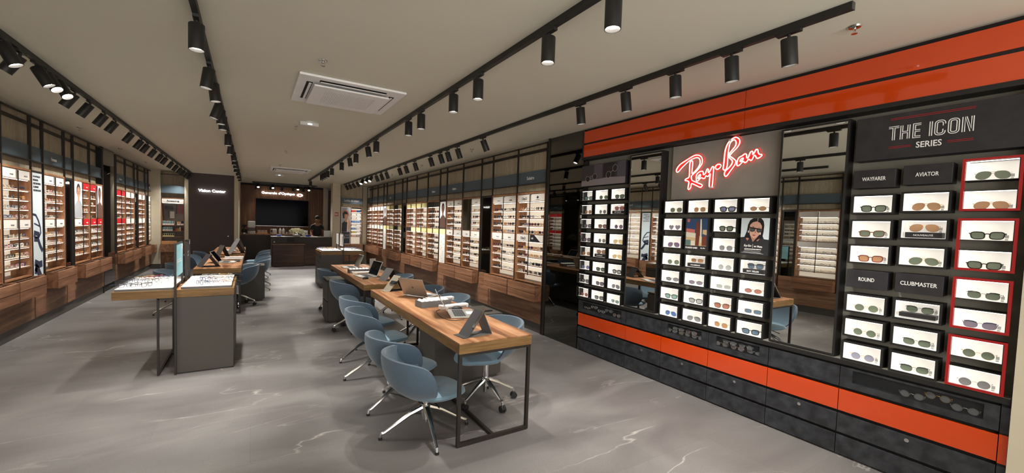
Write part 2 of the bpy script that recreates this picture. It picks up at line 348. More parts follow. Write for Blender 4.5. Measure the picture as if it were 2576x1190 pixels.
def gmesh(key, mb, mat):
    k = key+(mat.name,)
    if k not in _gm: _gm[k] = mb.mesh('eyewear', mat, True)
    return _gm[k]
FM = dict(black=plain('black_acetate', '121212', .2), tort=plain('tortoiseshell_acetate', '6b3f22', .25, bump=0), gold=plain('gold_wire', 'c9a468', .2, metal=1), silver=plain('silver_wire', 'bdbcb9', .2, metal=1),
          clear=plain('crystal_acetate', 'e4dcd0', .15, alpha=.6), beige=plain('beige_acetate', 'b89a7c', .3), red=plain('wine_acetate', '7a2328', .3), blue=plain('navy_acetate', '27385c', .3), amber=plain('honey_acetate', 'b87a35', .3), rose=plain('rose_wire', 'c09088', .25, metal=.8), grey=plain('grey_acetate', '55555a', .3), pink=plain('pink_acetate', 'c98f98', .3))
def lensm(n, c, a): return plain('lens_'+n, c, .06, alpha=a)
LM = dict(green=lensm('green', '6f7c68', .82), grey=lensm('grey', '85868a', .78), brown=lensm('brown', 'bb8a5e', .75), violet=lensm('violet', '84798f', .75), blue=lensm('blue', '4f76b8', .75), teal=lensm('teal', '7fa8a0', .7),
          pink=lensm('pink', 'a86a5e', .75), yellow=lensm('yellow', 'e0c47c', .6), dark=lensm('dark', '22242a', .9), silver=lensm('silver', 'a9aeac', .7), lilac=lensm('lilac', '9a9ab4', .7), petrol=lensm('petrol', '5a7388', .78), clear=lensm('demo', 'dfe4e4', .10), bluev=lensm('light_blue', '7f88b8', .7), purple=lensm('purple', '755a80', .78))
FN = dict(black='black', tort='tortoiseshell', gold='gold wire', silver='silver wire', clear='crystal', beige='beige', red='wine red', blue='navy', amber='honey', rose='rose wire', grey='grey', pink='pink')
LN = dict(green='green', grey='grey', brown='brown', violet='violet', blue='blue', teal='teal', pink='pink', yellow='yellow', dark='black', silver='silver', lilac='lilac', petrol='petrol blue', clear='clear', bluev='pale blue', purple='purple')
SN = dict(squared='squared', teardrop='teardrop', round='round', oval='oval', hex='octagonal', rect='rectangular', brow='browline', bold='thick squared', heart='heart-shaped')
def sunglasses(st, fc, lc, loc, rz, label, group, sc=1.0, tl=.075, cat='sunglasses', tip=0):
    tk = max(THICK.get(st, .0024), .0021) if cat == 'eyeglasses' else None
    fr, lens, tem = gl_parts(st, sc, tl, False, tk); st0 = st; st = st if tk is None else st+'_opt'
    o = T('sunglasses' if cat == 'sunglasses' else 'eyeglasses', label, cat, loc, rz, group)
    if tip: o.rotation_euler = (tip, 0, rz)
    mk('frame', gmesh(('f', st, sc), fr, FM[fc]), o)
    for i in (0, 1):
        mk('lens', gmesh(('l%d' % i, st, sc), lens[i], LM[lc]), o)
        mk('temple', gmesh(('t%d' % i, st, sc, tl), tem[i], FM[fc]), o)
    if st == 'brow': pass
    return o
_sm = {}
def simple_glasses(st, fc, lc):
    """one small mesh with two materials, for the shelves"""
    k = (st, fc, lc)
    if k not in _sm:
        fr, lens, tem = gl_parts(st, 1.0, .1, True, max(THICK.get(st, .002), .0019))
        mb = MB()
        for src, m in ((fr, 0), (tem[0], 0), (tem[1], 0), (lens[0], 1), (lens[1], 1)):
            n = len(mb.v); mb.v += src.v; mb.f += [tuple(n+i for i in f) for f in src.f]; mb.m += [m]*len(src.f)
        _sm[k] = mb.mesh('eyeglasses', [FM[fc], LM[lc]])
    return _sm[k]

# ------------------------------------------------------------------ room shell
CE = 2.84; XL, XR = -2.45, 3.63
struct('floor', MB().box(-2.8, 3.95, -2.6, 18.2, -.05, 0), M['floor'])
struct('ceiling', MB().box(-2.8, 3.95, -2.6, 18.2, CE, CE+.05), M['ceiling'])
struct('wall_left', MB().box(-2.8, -2.68, -2.6, 18.2, 0, CE), M['beige'])
struct('wall_right', MB().box(3.86, 3.98, -2.6, 18.2, 0, CE), M['beige'])
struct('wall_front_right', MB().box(3.60, 3.86, -2.6, .42, 0, CE), M['beige'])
struct('wall_front_left', MB().box(-2.68, -2.45, -2.6, 3.36, 0, CE), M['beige'])
def gwall(s, segs, kind): pass
_tn = [0]
def trim(mb, mat, label=None):
    _tn[0] += 1; return struct('trim_%d' % _tn[0], mb, mat, label=label)
def xs(s, d): return XR+d if s > 0 else XL-d
for s, y0, y1 in ((1, 4.74, 15.55), (-1, 3.36, 10.82), (-1, 11.64, 15.45)):
    trim(MB().box(xs(s, .10), xs(s, .2), y0, y1, 2.12, CE), M['upper'], 'grey-brown grained timber wall above the lit bays')
    trim(MB().box(xs(s, .0), xs(s, .2), y0, y1, .14, .70), M['clad'], 'walnut cladding below the drawers')
    struct('baseboard_%s%d' % ('right' if s > 0 else 'left', 1 if y0 < 11 else 2), MB().box(xs(s, .012), xs(s, .2), y0, y1, 0, .14), M['taupe'])
# seams and lighter boards in the walnut cladding
def clad_board(s, y0, y1, z1):
    trim(MB().box(xs(s, -.008), xs(s, .01), y0+.006, y1-.006, .15, z1), M['drawer'], 'lighter walnut board in the cladding')
for y0, y1 in ((6.34, 6.73), (8.33, 8.69), (11.05, 11.42)): clad_board(1, y0, y1, .62)
for y0, y1 in ((7.82, 8.14), (8.94, 9.27)): clad_board(-1, y0, y1, .46)
trim(MB().box(XR-.004, XR+.01, 4.72, 4.745, 0, CE), M['bronze'])

RB = [  # right wall, near to far: y0, y1, kind, header colours (upper, lower) far half / near half, texts
    (4.77, 5.53, 'bay', 'ww', 'wd', ('DbyD', 'MTN'), 'Solaire'), (5.53, 6.32, 'bay', 'ww', 'ww', ('Polaroid', 'SENSAYA'), None), (6.32, 6.74, 'mirror', '', '', None, None),
    (6.74, 7.52, 'baydark', ' w', 'ww', ('', 'RALPH'), None), (7.52, 8.32, 'bay', 'ww', 'ww', ('SEEN', 'unofficial'), 'Solaire'), (8.32, 8.70, 'poster', '', '', None, None),
    (8.70, 9.46, 'bay', 'kk', 'yy', ('', ''), 'Enfant'), (9.46, 10.25, 'bay', 'yy', 'yy', ('', ''), None), (10.25, 11.04, 'bay', 'yy', 'ky', ('', ''), None), (11.04, 11.43, 'mirror', '', '', None, None),
    (11.43, 12.19, 'bay', 'ky', 'ky', ('', ''), None), (12.19, 12.97, 'bay', 'yy', 'yy', ('', ''), 'Luxe'), (12.97, 13.34, 'poster', '', '', None, None),
    (13.34, 14.07, 'bay', 'ww', 'ww', ('', ''), None), (14.07, 14.83, 'bay', 'ww', 'ww', ('', ''), None), (14.83, 15.53, 'bay', 'ww', 'ww', ('', ''), None)]
LB = [(3.38, 4.13, 'bay', 'ww', 'ww', ('', ''), None), (4.13, 4.43, 'mirror', '', '', None, None), (4.43, 5.17, 'bay', 'ww', 'ww', ('', ''), None), (5.17, 5.91, 'bay', 'ww', 'ww', ('', ''), None), (5.91, 6.28, 'mirror', '', '', None, None),
    (6.28, 7.04, 'bay', 'ww', 'ww', ('', ''), None), (7.04, 7.79, 'bay', 'ww', 'ww', ('VOGUE', 'RALPH'), None), (7.79, 8.16, 'poster', '', '', None, None), (8.16, 8.92, 'bay', 'ww', 'ww', ('VOGUE', 'RALPH'), 'Femme'), (8.92, 9.29, 'mirror', '', '', None, None),
    (9.29, 10.07, 'bayL', ' r', 'wr', ('', 'V'), None), (10.07, 10.80, 'bayR', 'r ', 'rr', ('V', ''), None),
    (11.74, 12.50, 'bay', 'rr', 'rr', ('', ''), 'Homme'), (12.50, 13.34, 'bay', 'ww', 'ww', ('', ''), None), (13.34, 13.72, 'mirror', '', '', None, None), (13.72, 14.52, 'bay', 'ww', 'ww', ('', ''), None), (14.52, 14.92, 'mirror', '', '', None, None), (14.92, 15.42, 'bay', 'ww', 'ww', ('', ''), 'Mixte')]
SHZ = [1.823, 1.700, 1.583, 1.464, 1.223, 1.106, .981, .850]
HM = dict(w=M['headw'], d=M['white'], r=M['redh'], y=M['yel'], k=M['blackm'])
def wl(o):
    v = Vector((0, 0, 0))
    while o: v += o.location; o = o.parent
    return v
def wpart(name, mb, mats, parent, smooth=False, bev=0, label=None):
    mb.xf(Matrix.Translation(-wl(parent))); return part(name, mb, mats, parent, smooth=smooth, bev=bev, label=label)
def wtext(s, face, c, w, h, mat, parent, **k):
    me = text_mesh(s, w, h, mat, k.get('depth', .002), k.get('bold', 0), k.get('shear', 0), k.get('spacing', 1))
    o = bpy.data.objects.new('lettering', me); COL.objects.link(o); o.parent = parent
    v = wl(parent); o.matrix_local = frame(face, (c[0]-v.x, c[1]-v.y, c[2]-v.z)); return o
_txm = {}
far_glasses = MB(); FARM = [FM['black'], FM['amber'], FM['grey'], LM['dark'], LM['clear'], FM['red']]
indiv = [0]
SIDE = {1: 'right wall', -1: 'left wall'}
def bay(s, y0, y1, kind, up, lo, tx, bi, detail):
    g = 'lit shelf bays on the '+SIDE[s]; nm = ORD[bi]+' lit shelf bay from the near end, '+SIDE[s]
    u = T('shelf_unit', 'walnut shelf unit with glowing shelves, '+nm, 'shelf unit', (xs(s, 0), (y0+y1)/2, .715), 0, g)
    a, b = y0+.012, y1-.012; D = .20; x = lambda d: xs(s, d)
    c = MB().box(x(0), x(D), a, a+.016, .715, 2.10).box(x(0), x(D), b-.016, b, .715, 2.10).box(x(0), x(D), a+.016, b-.016, 2.075, 2.10).box(x(0), x(D), a+.016, b-.016, .715, .73)
    wpart('carcass', c, M['niche'], u)
    wpart('back_panel', MB().box(x(D-.01), x(D), a+.016, b-.016, .73, 2.075), M['cream'], u, label='cream backlit back panel')
    mid = (a+b)/2; fh = (mid+.02, b-.02); nh = (a+.02, mid-.02)       # far half, near half
    order = (fh, nh) if s > 0 else (nh, fh)                             # left to right for the viewer
    for z0, z1, cols in ((1.955, 2.065, up), (1.345, 1.452, lo)):
        for j, ch in enumerate(cols):
            if ch == ' ': continue
            h0, h1 = order[j]
            hb = wpart('header_board', MB().box(x(.004), x(.014), h0, h1, z0, z1), HM[ch], u, label='red header board' if ch == 'r' else ('pale yellow header board' if ch == 'y' else None))
            if ch == 'd' or (tx[j] == 'MTN'):
                f = '-X'; yc = (h0+h1)/2
                if ch == 'd':
                    q = MB().extr([(x(.003), h1, z0), (x(.003), h1, z1), (x(.003), yc+.06, z1), (x(.003), yc-.10, z0)], (.001, 0, 0)); wpart('print', q, M['ink'], hb)
                    for k, (dx, dz) in enumerate(((0, 0), (.02, -.012), (-.02, -.012))): pass
                    wtext('mix', f, (x(.002), yc+.1, z0+.055), .05, .03, M['wink'], hb)
                else:
                    q = MB().extr([(x(.003), yc+.035, z0+.05), (x(.003), yc+.008, z0+.085), (x(.003), yc-.03, z0+.06), (x(.003), yc, z0+.042)], (.001, 0, 0)); wpart('print', q, M['ink'], hb)
                    wtext('outdoor', f, (x(.002), yc, z0+.028), .09, .012, M['greyink'], hb)
            elif ch != 'k' and (tx[j] or detail):
                t_ = tx[j] or 'Collection'; big = t_ == 'DbyD'
                if ch == 'r': t_ = 'VOGUE'
                f = '-X' if s > 0 else '+X'; me_key = (t_, s)
                wtext(t_, f, (x(.003), (h0+h1)/2+(.05 if s < 0 else -.02), (z0+z1)/2-.012), .13 if big else .085, .055 if big else .018, M['wink'] if ch == 'r' else (M['ink'] if big else M['greyink']), hb, bold=0 if big else .01)
    ya, yb = a+.016, b-.016; ys_up = (ya, yb); dark = None
    if kind == 'baydark': dark = (mid, yb); ys_up = (ya, mid)
    if kind == 'bayL': dark = (ya, mid); ys_up = (mid, yb)
    if kind == 'bayR': dark = (mid, yb); ys_up = (ya, mid)
    if dark:
        z0, z1 = 1.47, 2.07
        if kind == 'baydark': wpart('mirror', MB().box(x(.002), x(.012), dark[0], dark[1], z0, z1), M['smoke'], u, label='smoked mirror insert')
        else:
            pp = wpart('poster', MB().box(x(.002), x(.012), dark[0]+.01, dark[1]-.01, z0, z1), M['white'], u, label='portrait poster of a person wearing glasses')
            portrait(pp, '-X' if s > 0 else '+X', x(.0015), (dark[0]+dark[1])/2, (z0+z1)/2, dark[1]-dark[0]-.03, z1-z0, 1 if kind == 'bayR' else 0)
    # shelves, risers, strips
    for k, z in enumerate(SHZ):
        p0, p1 = ys_up if k < 4 else (ya, yb)
        sh = wpart('shelf', MB().box(x(.004), x(D-.012), p0, p1, z-.012, z, 0).box(x(.002), x(.004), p0, p1, z-.012, z+.002, 1), [M['shelfw'], M['drawer']], u)
        wpart('riser', MB().extr([(x(.085), p0+.02, z), (x(.09), p0+.02, z+.018), (x(.12), p0+.02, z+.022), (x(.12), p0+.02, z)], (0, p1-p0-.04, 0)), M['shelfw'], sh)
        zt = {0: 1.95, 4: 1.340}.get(k, (SHZ[k-1]-.012) if k else 0)
        if k == 0 or k == 4: wpart('shelf', MB().box(x(.004), x(D-.012), p0, p1, zt, zt+.008), M['niche'], u)
        wpart('led_strip', MB().box(x(.012), x(.026), p0+.03, p1-.03, zt-.006, zt), M['led'], u, label='glowing white light strip')
    wpart('divider_rod', MB().box(x(-.012), x(-.002), mid-.006, mid+.006, .83, 2.06), M['bronze'], u)
    # glasses
    for k, z in enumerate(SHZ):
        p0, p1 = ys_up if k < 4 else (ya, yb)
        n = 5 if p1-p0 > .5 else 2; w = (p1-p0)/n
        for i in range(n):
            yy = (p1-(i+.5)*w) if s > 0 else (p0+(i+.5)*w)
            if s > 0 and bi < 5: fc, lc = random.choice([('black', 'dark'), ('black', 'dark'), ('black', 'dark'), ('tort', 'dark'), ('gold', 'brown'), ('tort', 'brown'), ('black', 'violet'), ('red', 'dark'), ('silver', 'clear')])
            elif s < 0: fc, lc = random.choice([('black', 'clear'), ('amber', 'clear'), ('tort', 'clear'), ('red', 'clear'), ('clear', 'clear'), ('grey', 'clear'), ('pink', 'clear'), ('black', 'clear'), ('blue', 'clear'), ('gold', 'clear')])
            else: fc, lc = random.choice([('black', 'clear'), ('tort', 'clear'), ('pink', 'clear'), ('grey', 'clear'), ('clear', 'clear'), ('blue', 'clear'), ('red', 'clear'), ('amber', 'dark')])
            st = random.choice(['squared', 'round', 'bold', 'teardrop', 'rect', 'hex', 'squared']); rz = (-PI/2 if s > 0 else PI/2)+random.uniform(-.35, .35)
            loc = (x(.035), yy+random.uniform(-.012, .012), z+.004)
            if detail and indiv[0] < 300:
                indiv[0] += 1
                lab = '%s %s, %s from left, %s shelf down, %s lit bay, %s' % (FN[fc], 'sunglasses' if lc not in ('clear',) else 'eyeglasses', ORD[i], ORD[k], ORD[bi], SIDE[s])
                g_ = mk('eyeglasses', simple_glasses(st, fc, lc), None, loc, (0, 0, rz)); tag(g_, lab, 'eyeglasses', 'eyewear on the lit wall shelves')
            else:
                me = simple_glasses('squared' if i % 2 else 'round', 'black', 'dark'); Mx = Matrix.Translation(loc) @ Matrix.Rotation(rz, 4, 'Z')
                n0 = len(far_glasses.v); far_glasses.v += [tuple(Mx @ v.co) for v in me.vertices]
                fi = {'black': 0, 'amber': 1, 'tort': 1, 'red': 5, 'pink': 5}.get(fc, 2); li = 3 if lc in ('dark', 'brown', 'violet') else 4
                for pz in me.polygons: far_glasses.f.append(tuple(n0+i_ for i_ in pz.vertices)); far_glasses.m.append(li if pz.material_index else fi)
    return u
def portrait(parent, face, xp, yc, zc, w, h, v=0):
    """flat printed portrait: background, shoulders, neck, face, hair, glasses, as thin coloured areas"""
    P = [M['acw'], plain('print_grey_shirt', '8b8d90' if v == 0 else '4a3026', .7), plain('print_skin', 'a97c62' if v == 0 else '6d4a38', .6), plain('print_hair', '2a2220', .6), M['ink']]
    pl = wl(parent); Mx = frame(face, (xp-pl.x, yc-pl.y, zc-pl.z)); mb = MB()
    def poly(pts, m, d): mb.extr([Mx @ Vector((px*w, pz*h, d)) for px, pz in pts], Mx.to_3x3() @ Vector((0, 0, .0004)), m)
    def ell(cx, cz, rx, rz, m, d, n=16): poly([(cx+rx*math.cos(2*PI*i/n), cz+rz*math.sin(2*PI*i/n)) for i in range(n)], m, d)
    poly([(-.5, -.5), (.5, -.5), (.5, .5), (-.5, .5)], 0, 0)
    poly([(-.5, -.5), (.5, -.5), (.5, -.12), (.25, -.02), (-.15, -.02), (-.5, -.15)], 1, .0005)
    poly([(-.1, -.05), (.14, -.05), (.14, .12), (-.1, .12)], 2, .001)
    ell(.02, .26, .27, .19, 3, .0015); ell(.02, .2, .22, .16, 2, .002)
    for cx_ in (-.1, .14): ribbon(mb, [((cx_+.1*math.cos(a_))*w, (.2+.04*math.sin(a_))*h) for a_ in [2*PI*i/12 for i in range(12)]], .004, Mx @ Matrix.Translation((0, 0, .003)), .0004, True, 4)
    q = mb.mesh('print', P); o = mk('print', q, parent); return o
def drawer_box(s, y0, y1, bi):
    x = lambda d: xs(s, d); a, b = y0+.015, y1-.015
    t = T('drawer_box', 'projecting walnut drawer box under the %s lit bay, %s' % (ORD[bi], SIDE[s]), 'drawer box', (x(-.06), (a+b)/2, .48), 0, 'projecting drawer boxes on the '+SIDE[s])
    X0, X1 = x(-.13), x(0); lo_, hi = min(X0, X1), max(X0, X1)
    if s > 0: lo_ += .016
    else: hi -= .016
    wpart('body', MB().box(lo_, hi, a, a+.018, .485, .712).box(lo_, hi, b-.018, b, .485, .712).box(lo_, hi, a+.018, b-.018, .485, .60), M['drawer'], t)
    f0 = X0; f1 = x(-.115)
    wpart('drawer_front', MB().box(f0, f1, a, b, .602, .715), M['drawer'], t, bev=.002)
    wpart('drawer_front', MB().box(f0, f1, a, b, .480, .596), M['drawer'], t, bev=.002)
    wpart('tray_liner', MB().box(x(-.11), x(0), a+.02, b-.02, .66, .672), M['sdark'], t, label='black tray liner')
    wpart('divider_strip', MB().box(x(-.10), x(-.085), a+.03, b-.03, .672, .70), M['redh'] if (s < 0 and 9 < y0 < 12.6) else M['white'], t, label='pale strip across the tray')
    mb = MB()
    for i in range(8):
        yy = a+.06+i*(b-a-.12)/7
        mb.tube([(x(-.075), yy, .69), (x(-.02), yy+random.uniform(-.01, .01), .695)], .004, False, 5)
    wpart('case', mb, M['bronze'], t).__setitem__('kind', 'stuff')
def narrow(s, y0, y1, kind, i):
    x = lambda d: xs(s, d); a, b = y0+.012, y1-.012
    if kind == 'mirror':
        t = T('wall_mirror', 'narrow full height mirror, %s from the near end of the %s' % (ORD[i], SIDE[s]), 'mirror', (x(.02), (a+b)/2, .62), 0, 'narrow mirrors between the bays')
        wpart('mirror_glass', MB().box(x(.02), x(.03), a+.03, b-.03, .65, 2.07), M['smoke'], t)
        wpart('frame', MB().box(x(.01), x(.04), a, a+.03, .62, 2.10).box(x(.01), x(.04), b-.03, b, .62, 2.10).box(x(.01), x(.04), a+.03, b-.03, 2.07, 2.10).box(x(.01), x(.04), a+.03, b-.03, .62, .65), M['bronze'], t)
    else:
        t = T('poster_panel', {(1, 0): 'narrow poster panel with a portrait above small printed spectacles', (1, 1): 'far narrow poster panel with a portrait, right wall', (-1, 0): 'narrow pale poster with a giant pair of dark spectacles, left wall'}[(s, i)], 'poster', (x(.02), (a+b)/2, .50), 0)
        wpart('board', MB().box(x(.008), x(.03), a, b, .50, 2.10), M['bronze'], t)
        f = '-X' if s > 0 else '+X'
        if s < 0:
            pb = wpart('print_sheet', MB().box(x(.004), x(.008), a+.03, b-.03, .70, 2.07), plain('pale_grey_print', 'c4ccd0', .5), t)
            pl = wl(pb); Mx = frame(f, (x(.0035)-pl.x, (a+b)/2-pl.y, 1.38-pl.z)); mb = MB(); w = b-a-.06
            dk = 0
            def rb(pts, wd): ribbon(mb, pts, wd, Mx, .001)
            W2 = w/2
            rb([(-W2+.0, .14), (-.06, .13), (.02, .05), (.07, -.04), (.08, -.11), (.03, -.16), (-.06, -.17), (-W2+.01, -.14)], .03)
            rb([(-W2+.02, -.10), (.04, -.13)], .06); rb([(-W2+.02, -.19), (0, -.20), (.06, -.29), (.13, -.36)], .06)
            rb([(-W2+.03, .02), (.05, -.02)], .02); rb([(-W2+.03, -.50), (.02, -.54), (W2-.03, -.53)], .09); rb([(-W2+.03, -.60), (-.05, -.62)], .09)
            rb([(-.10, -.56), (-.03, -.6), (.05, -.7), (W2-.02, -.83)], .10)
            mk('print', mb.mesh('print', plain('navy_print', '252b40', .5)), pb)
            for k, (t_, ww) in enumerate((('LA OPTIQUE', .21), ('BEAUTE', .15), ('DES DETAILS', .22), ('A HAUTE', .16), ('TECHNOLOGIE', .23))):
                wtext(t_, f, (x(.003), (a+b)/2-W2+.02+ww/2, 2.02-k*.045), ww, .026, M['ink'], pb, bold=.015)
        else:
            pb = wpart('print_sheet', MB().box(x(.004), x(.008), a+.02, b-.02, 1.47, 2.07), M['ink'], t); portrait(pb, f, x(.003), (a+b)/2, 1.77, b-a-.05, .58, 1)
            p2 = wpart('print_sheet', MB().box(x(.004), x(.008), a+.02, b-.02, .55, 1.455), M['white'], t)
            wpart('print', MB().box(x(.003), x(.004), a+.02, b-.02, 1.34, 1.455), M['yel'], p2, label='yellow band')
            mb = MB()
            for q in range(16):
                yy = random.uniform(a+.06, b-.1); zz = 1.28-q*.04
                for dy in (0, .03): mb.tube([(x(.003), yy+dy+.01*math.cos(t_), zz+.008*math.sin(t_)) for t_ in [j*PI/4 for j in range(8)]], .0012, True, 4, up=(1, 0, 0))
            wpart('print', mb, M['greyink'], p2)
    return t
for s, BL in ((1, RB), (-1, LB)):
    bi = 0; mi = 0; pi_ = 0
    if s < 0: bi0 = 0
    for (y0, y1, kind, up, lo, tx, ft) in BL:
        if kind.startswith('bay'):
            det = (s > 0 and y0 < 8) or (s < 0 and 6.9 < y0 < 10.5)
            bay(s, y0, y1, kind, up, lo, tx, bi, det); drawer_box(s, y0, y1, bi); bi += 1
        elif kind == 'mirror': narrow(s, y0, y1, kind, mi); mi += 1
        else: narrow(s, y0, y1, kind, pi_); pi_ += 1
    # fascia band
    for (A0, A1) in (((4.74, 15.55),) if s > 0 else ((3.36, 10.82), (11.64, 15.45))):
        nm = 'near ' if (s < 0 and A0 < 5) else ('far ' if s < 0 else '')
        t = T('fascia_band', 'slate blue sign band above the bays, %s%s' % (nm, SIDE[s]), 'sign band', (xs(s, .03), (A0+A1)/2, 2.23))
        for (y0, y1, kind, up, lo, tx, ft) in BL:
            if y0 < A0-.02 or y1 > A1+.05: continue
            p = wpart('panel', MB().box(xs(s, .02), xs(s, .10), y0+.002, y1-.002, 2.228, 2.418), M['blue'], t)
            if ft:
                f = '-X' if s > 0 else '+X'; yc = y0+(y1-y0)*(.56 if s > 0 else .57)
                wtext(ft, f, (xs(s, .019), yc, 2.318), .19 if len(ft) > 4 else .16, .05, M['wink'], p, bold=.01)
    # metal grid
        g = T('metal_grid', 'dark metal grid of posts and rails before the %s%s bays' % (nm, SIDE[s].replace(' wall', '')), 'grid frame', (xs(s, -.01), (A0+A1)/2, 0))
        ends = sorted(set([A0+.02]+[b_[0] for b_ in BL if A0 <= b_[0] <= A1]+[A1-.01]))
        for yy in ends:
            zb = .0 if abs(yy-A0) < .05 and s > 0 else .47
            wpart('post', MB().box(xs(s, -.006), xs(s, .014), yy-.009, yy+.009, zb if zb else .0, 2.80), M['bronze'], g)
            wpart('rear_post', MB().box(xs(s, .022), xs(s, .036), yy+.016, yy+.030, 2.42, 2.80), M['bronze'], g)
        wpart('rail', MB().box(xs(s, -.006), xs(s, .014), A0, A1, 2.785, 2.803), M['bronze'], g)
        wpart('rail', MB().box(xs(s, .07), xs(s, .095), A0, A1, 2.70, 2.74), M['bronze'], g)
        wpart('rail', MB().box(xs(s, -.004), xs(s, .012), A0, A1, 2.218, 2.23), M['bronze'], g)
if far_glasses.v:
    me = far_glasses.mesh('eyewear_rows', FARM); o = mk('eyewear_rows', me); tag(o, 'rows of small eyewear on the farther lit shelves of both walls', 'eyewear', kind='stuff')
# smoked mirror panels in both walls
t = T('smoked_mirror_panel', 'full height smoked mirror panel beside the orange and black display wall', 'mirror panel', (XR, 4.36, 0))
wpart('mirror_glass', MB().box(3.635, 3.66, 4.0, 4.72, .0, 2.83), M['smoke'], t)
wpart('edge_profile', MB().box(3.625, 3.66, 4.705, 4.725, 0, 2.83), M['bronze'], t)
t = T('smoked_mirror_panel', 'full height dark mirror panel halfway along the left wall', 'mirror panel', (XL, 11.2, 0))
wpart('mirror_glass', MB().box(-2.47, -2.455, 10.84, 11.62, .14, 2.83), M['smoke'], t)
wpart('edge_profile', MB().box(-2.47, -2.445, 10.82, 10.84, 0, 2.83), M['bronze'], t)
trim(MB().box(3.66, 3.86, 4.0, 4.74, 0, CE), M['blackm']); trim(MB().box(-2.68, -2.475, 10.82, 11.64, 0, CE), M['blackm'])
# ------------------------------------------------------------------ orange and black display wall (front plane x = 3.63, back panel 3.73)
F0, F1 = 3.63, 3.73
trim(MB().box(F1, 3.86, .42, 4.0, .70, 2.80), M['concd'], 'grey concrete-look back wall with shade put into its darker colour')
trim(MB().box(3.66, 3.86, .42, 4.0, 2.80, CE), M['blackm'])
trim(MB().box(3.60, F1, 3.985, 4.0, 2.445, 2.80), M['blackm'])
t = T('orange_fascia', 'glossy orange fascia band under the ceiling with a black groove', 'fascia', (3.67, 2.2, 2.445))
for a, b in ((.425, 1.98), (1.984, 3.99)):
    wpart('upper_panel', MB().box(3.61, F1, a, b, 2.654, 2.80), M['orange'], t)
    wpart('lower_panel', MB().box(3.61, F1, a, b, 2.476, 2.63), M['orange'], t)
wpart('groove', MB().box(3.62, F1, .425, 3.99, 2.63, 2.654), M['blackm'], t, label='black groove')
wpart('edge_profile', MB().box(3.605, F1, .425, 3.99, 2.445, 2.476), M['black'], t, label='black metal edge')
t = T('concrete_panel', 'light grey concrete panel carrying the glowing red script sign', 'wall panel', (3.715, 2.21, 1.9))
wpart('board', MB().box(3.70, F1-.001, 1.70, 2.735, 1.90, 2.44), M['conc'], t)
# neon script sign
NE = dict(
R=[(2.659,2.175),(2.669,2.192),(2.658,2.218),(2.630,2.248),(2.580,2.274),(2.518,2.303),(2.479,2.318),(2.445,2.319),(2.414,2.306),(2.393,2.278),(2.391,2.237),(2.411,2.204),(2.442,2.168),(2.474,2.143),(2.495,2.124),(2.496,2.098),(2.482,2.076),(2.447,2.060),(2.407,2.042),(2.378,2.027),(2.386,2.010),(2.405,2.009),(2.445,2.029),(2.486,2.048),(2.494,2.040),(2.498,2.014),(2.511,1.995),(2.526,1.998),(2.525,2.032),(2.521,2.063),(2.534,2.077),(2.563,2.085),(2.558,2.097),(2.524,2.113),(2.520,2.147),(2.522,2.199),(2.520,2.251),(2.510,2.269),(2.496,2.268),(2.491,2.248),(2.493,2.196),(2.493,2.160),(2.489,2.144),(2.464,2.163),(2.432,2.196),(2.415,2.230),(2.414,2.260),(2.427,2.287),(2.450,2.295),(2.483,2.291),(2.528,2.273),(2.573,2.241),(2.612,2.208),(2.641,2.179)],
ay=[(2.443,2.088),(2.447,2.115),(2.435,2.142),(2.408,2.157),(2.381,2.157),(2.374,2.139),(2.371,2.123),(2.352,2.137),(2.339,2.173),(2.325,2.172),(2.326,2.150),(2.318,2.139),(2.303,2.163),(2.287,2.191),(2.274,2.185),(2.274,2.145),(2.275,2.085),(2.276,2.026),(2.283,2.001),(2.302,2.002),(2.308,2.023),(2.307,2.078),(2.304,2.123),(2.309,2.126),(2.324,2.104),(2.346,2.111),(2.355,2.092),(2.371,2.088),(2.391,2.097),(2.409,2.086),(2.428,2.069),(2.442,2.073)],
a1=[(2.429,2.098),(2.422,2.118),(2.404,2.131),(2.405,2.111),(2.421,2.092)],
B=[(2.174,2.151),(2.183,2.162),(2.179,2.209),(2.176,2.283),(2.171,2.334),(2.152,2.386),(2.122,2.416),(2.088,2.430),(2.065,2.422),(2.046,2.396),(2.050,2.363),(2.071,2.331),(2.100,2.305),(2.126,2.277),(2.121,2.265),(2.092,2.242),(2.072,2.220),(2.074,2.194),(2.092,2.165),(2.117,2.132),(2.143,2.095),(2.159,2.093),(2.168,2.109),(2.163,2.137),(2.138,2.158),(2.112,2.186),(2.100,2.212),(2.107,2.232),(2.130,2.254),(2.139,2.275),(2.133,2.293),(2.109,2.321),(2.083,2.352),(2.077,2.382),(2.090,2.407),(2.110,2.406),(2.132,2.383),(2.141,2.333),(2.145,2.264),(2.145,2.201),(2.151,2.163),(2.164,2.148)],
an=[(2.054,2.176),(2.060,2.188),(2.057,2.222),(2.043,2.247),(2.017,2.259),(1.996,2.272),(1.980,2.264),(1.979,2.243),(1.971,2.231),(1.961,2.249),(1.949,2.281),(1.934,2.286),(1.928,2.274),(1.929,2.258),(1.916,2.273),(1.903,2.297),(1.889,2.291),(1.884,2.268),(1.872,2.252),(1.855,2.248),(1.857,2.236),(1.878,2.222),(1.895,2.224),(1.907,2.246),(1.918,2.247),(1.927,2.222),(1.941,2.209),(1.960,2.222),(1.973,2.205),(1.991,2.196),(2.007,2.209),(2.021,2.195),(2.039,2.178)],
a2=[(2.033,2.212),(2.027,2.230),(2.009,2.239),(2.010,2.224),(2.026,2.211)],
o=[(2.258,2.182),(2.253,2.195),(2.239,2.206),(2.222,2.207),(2.207,2.200),(2.205,2.188),(2.214,2.173),(2.230,2.163),(2.247,2.164)])
t = T('neon_sign', 'glowing red and white neon script sign on the grey concrete panel', 'neon sign', (3.69, 2.26, 2.0))
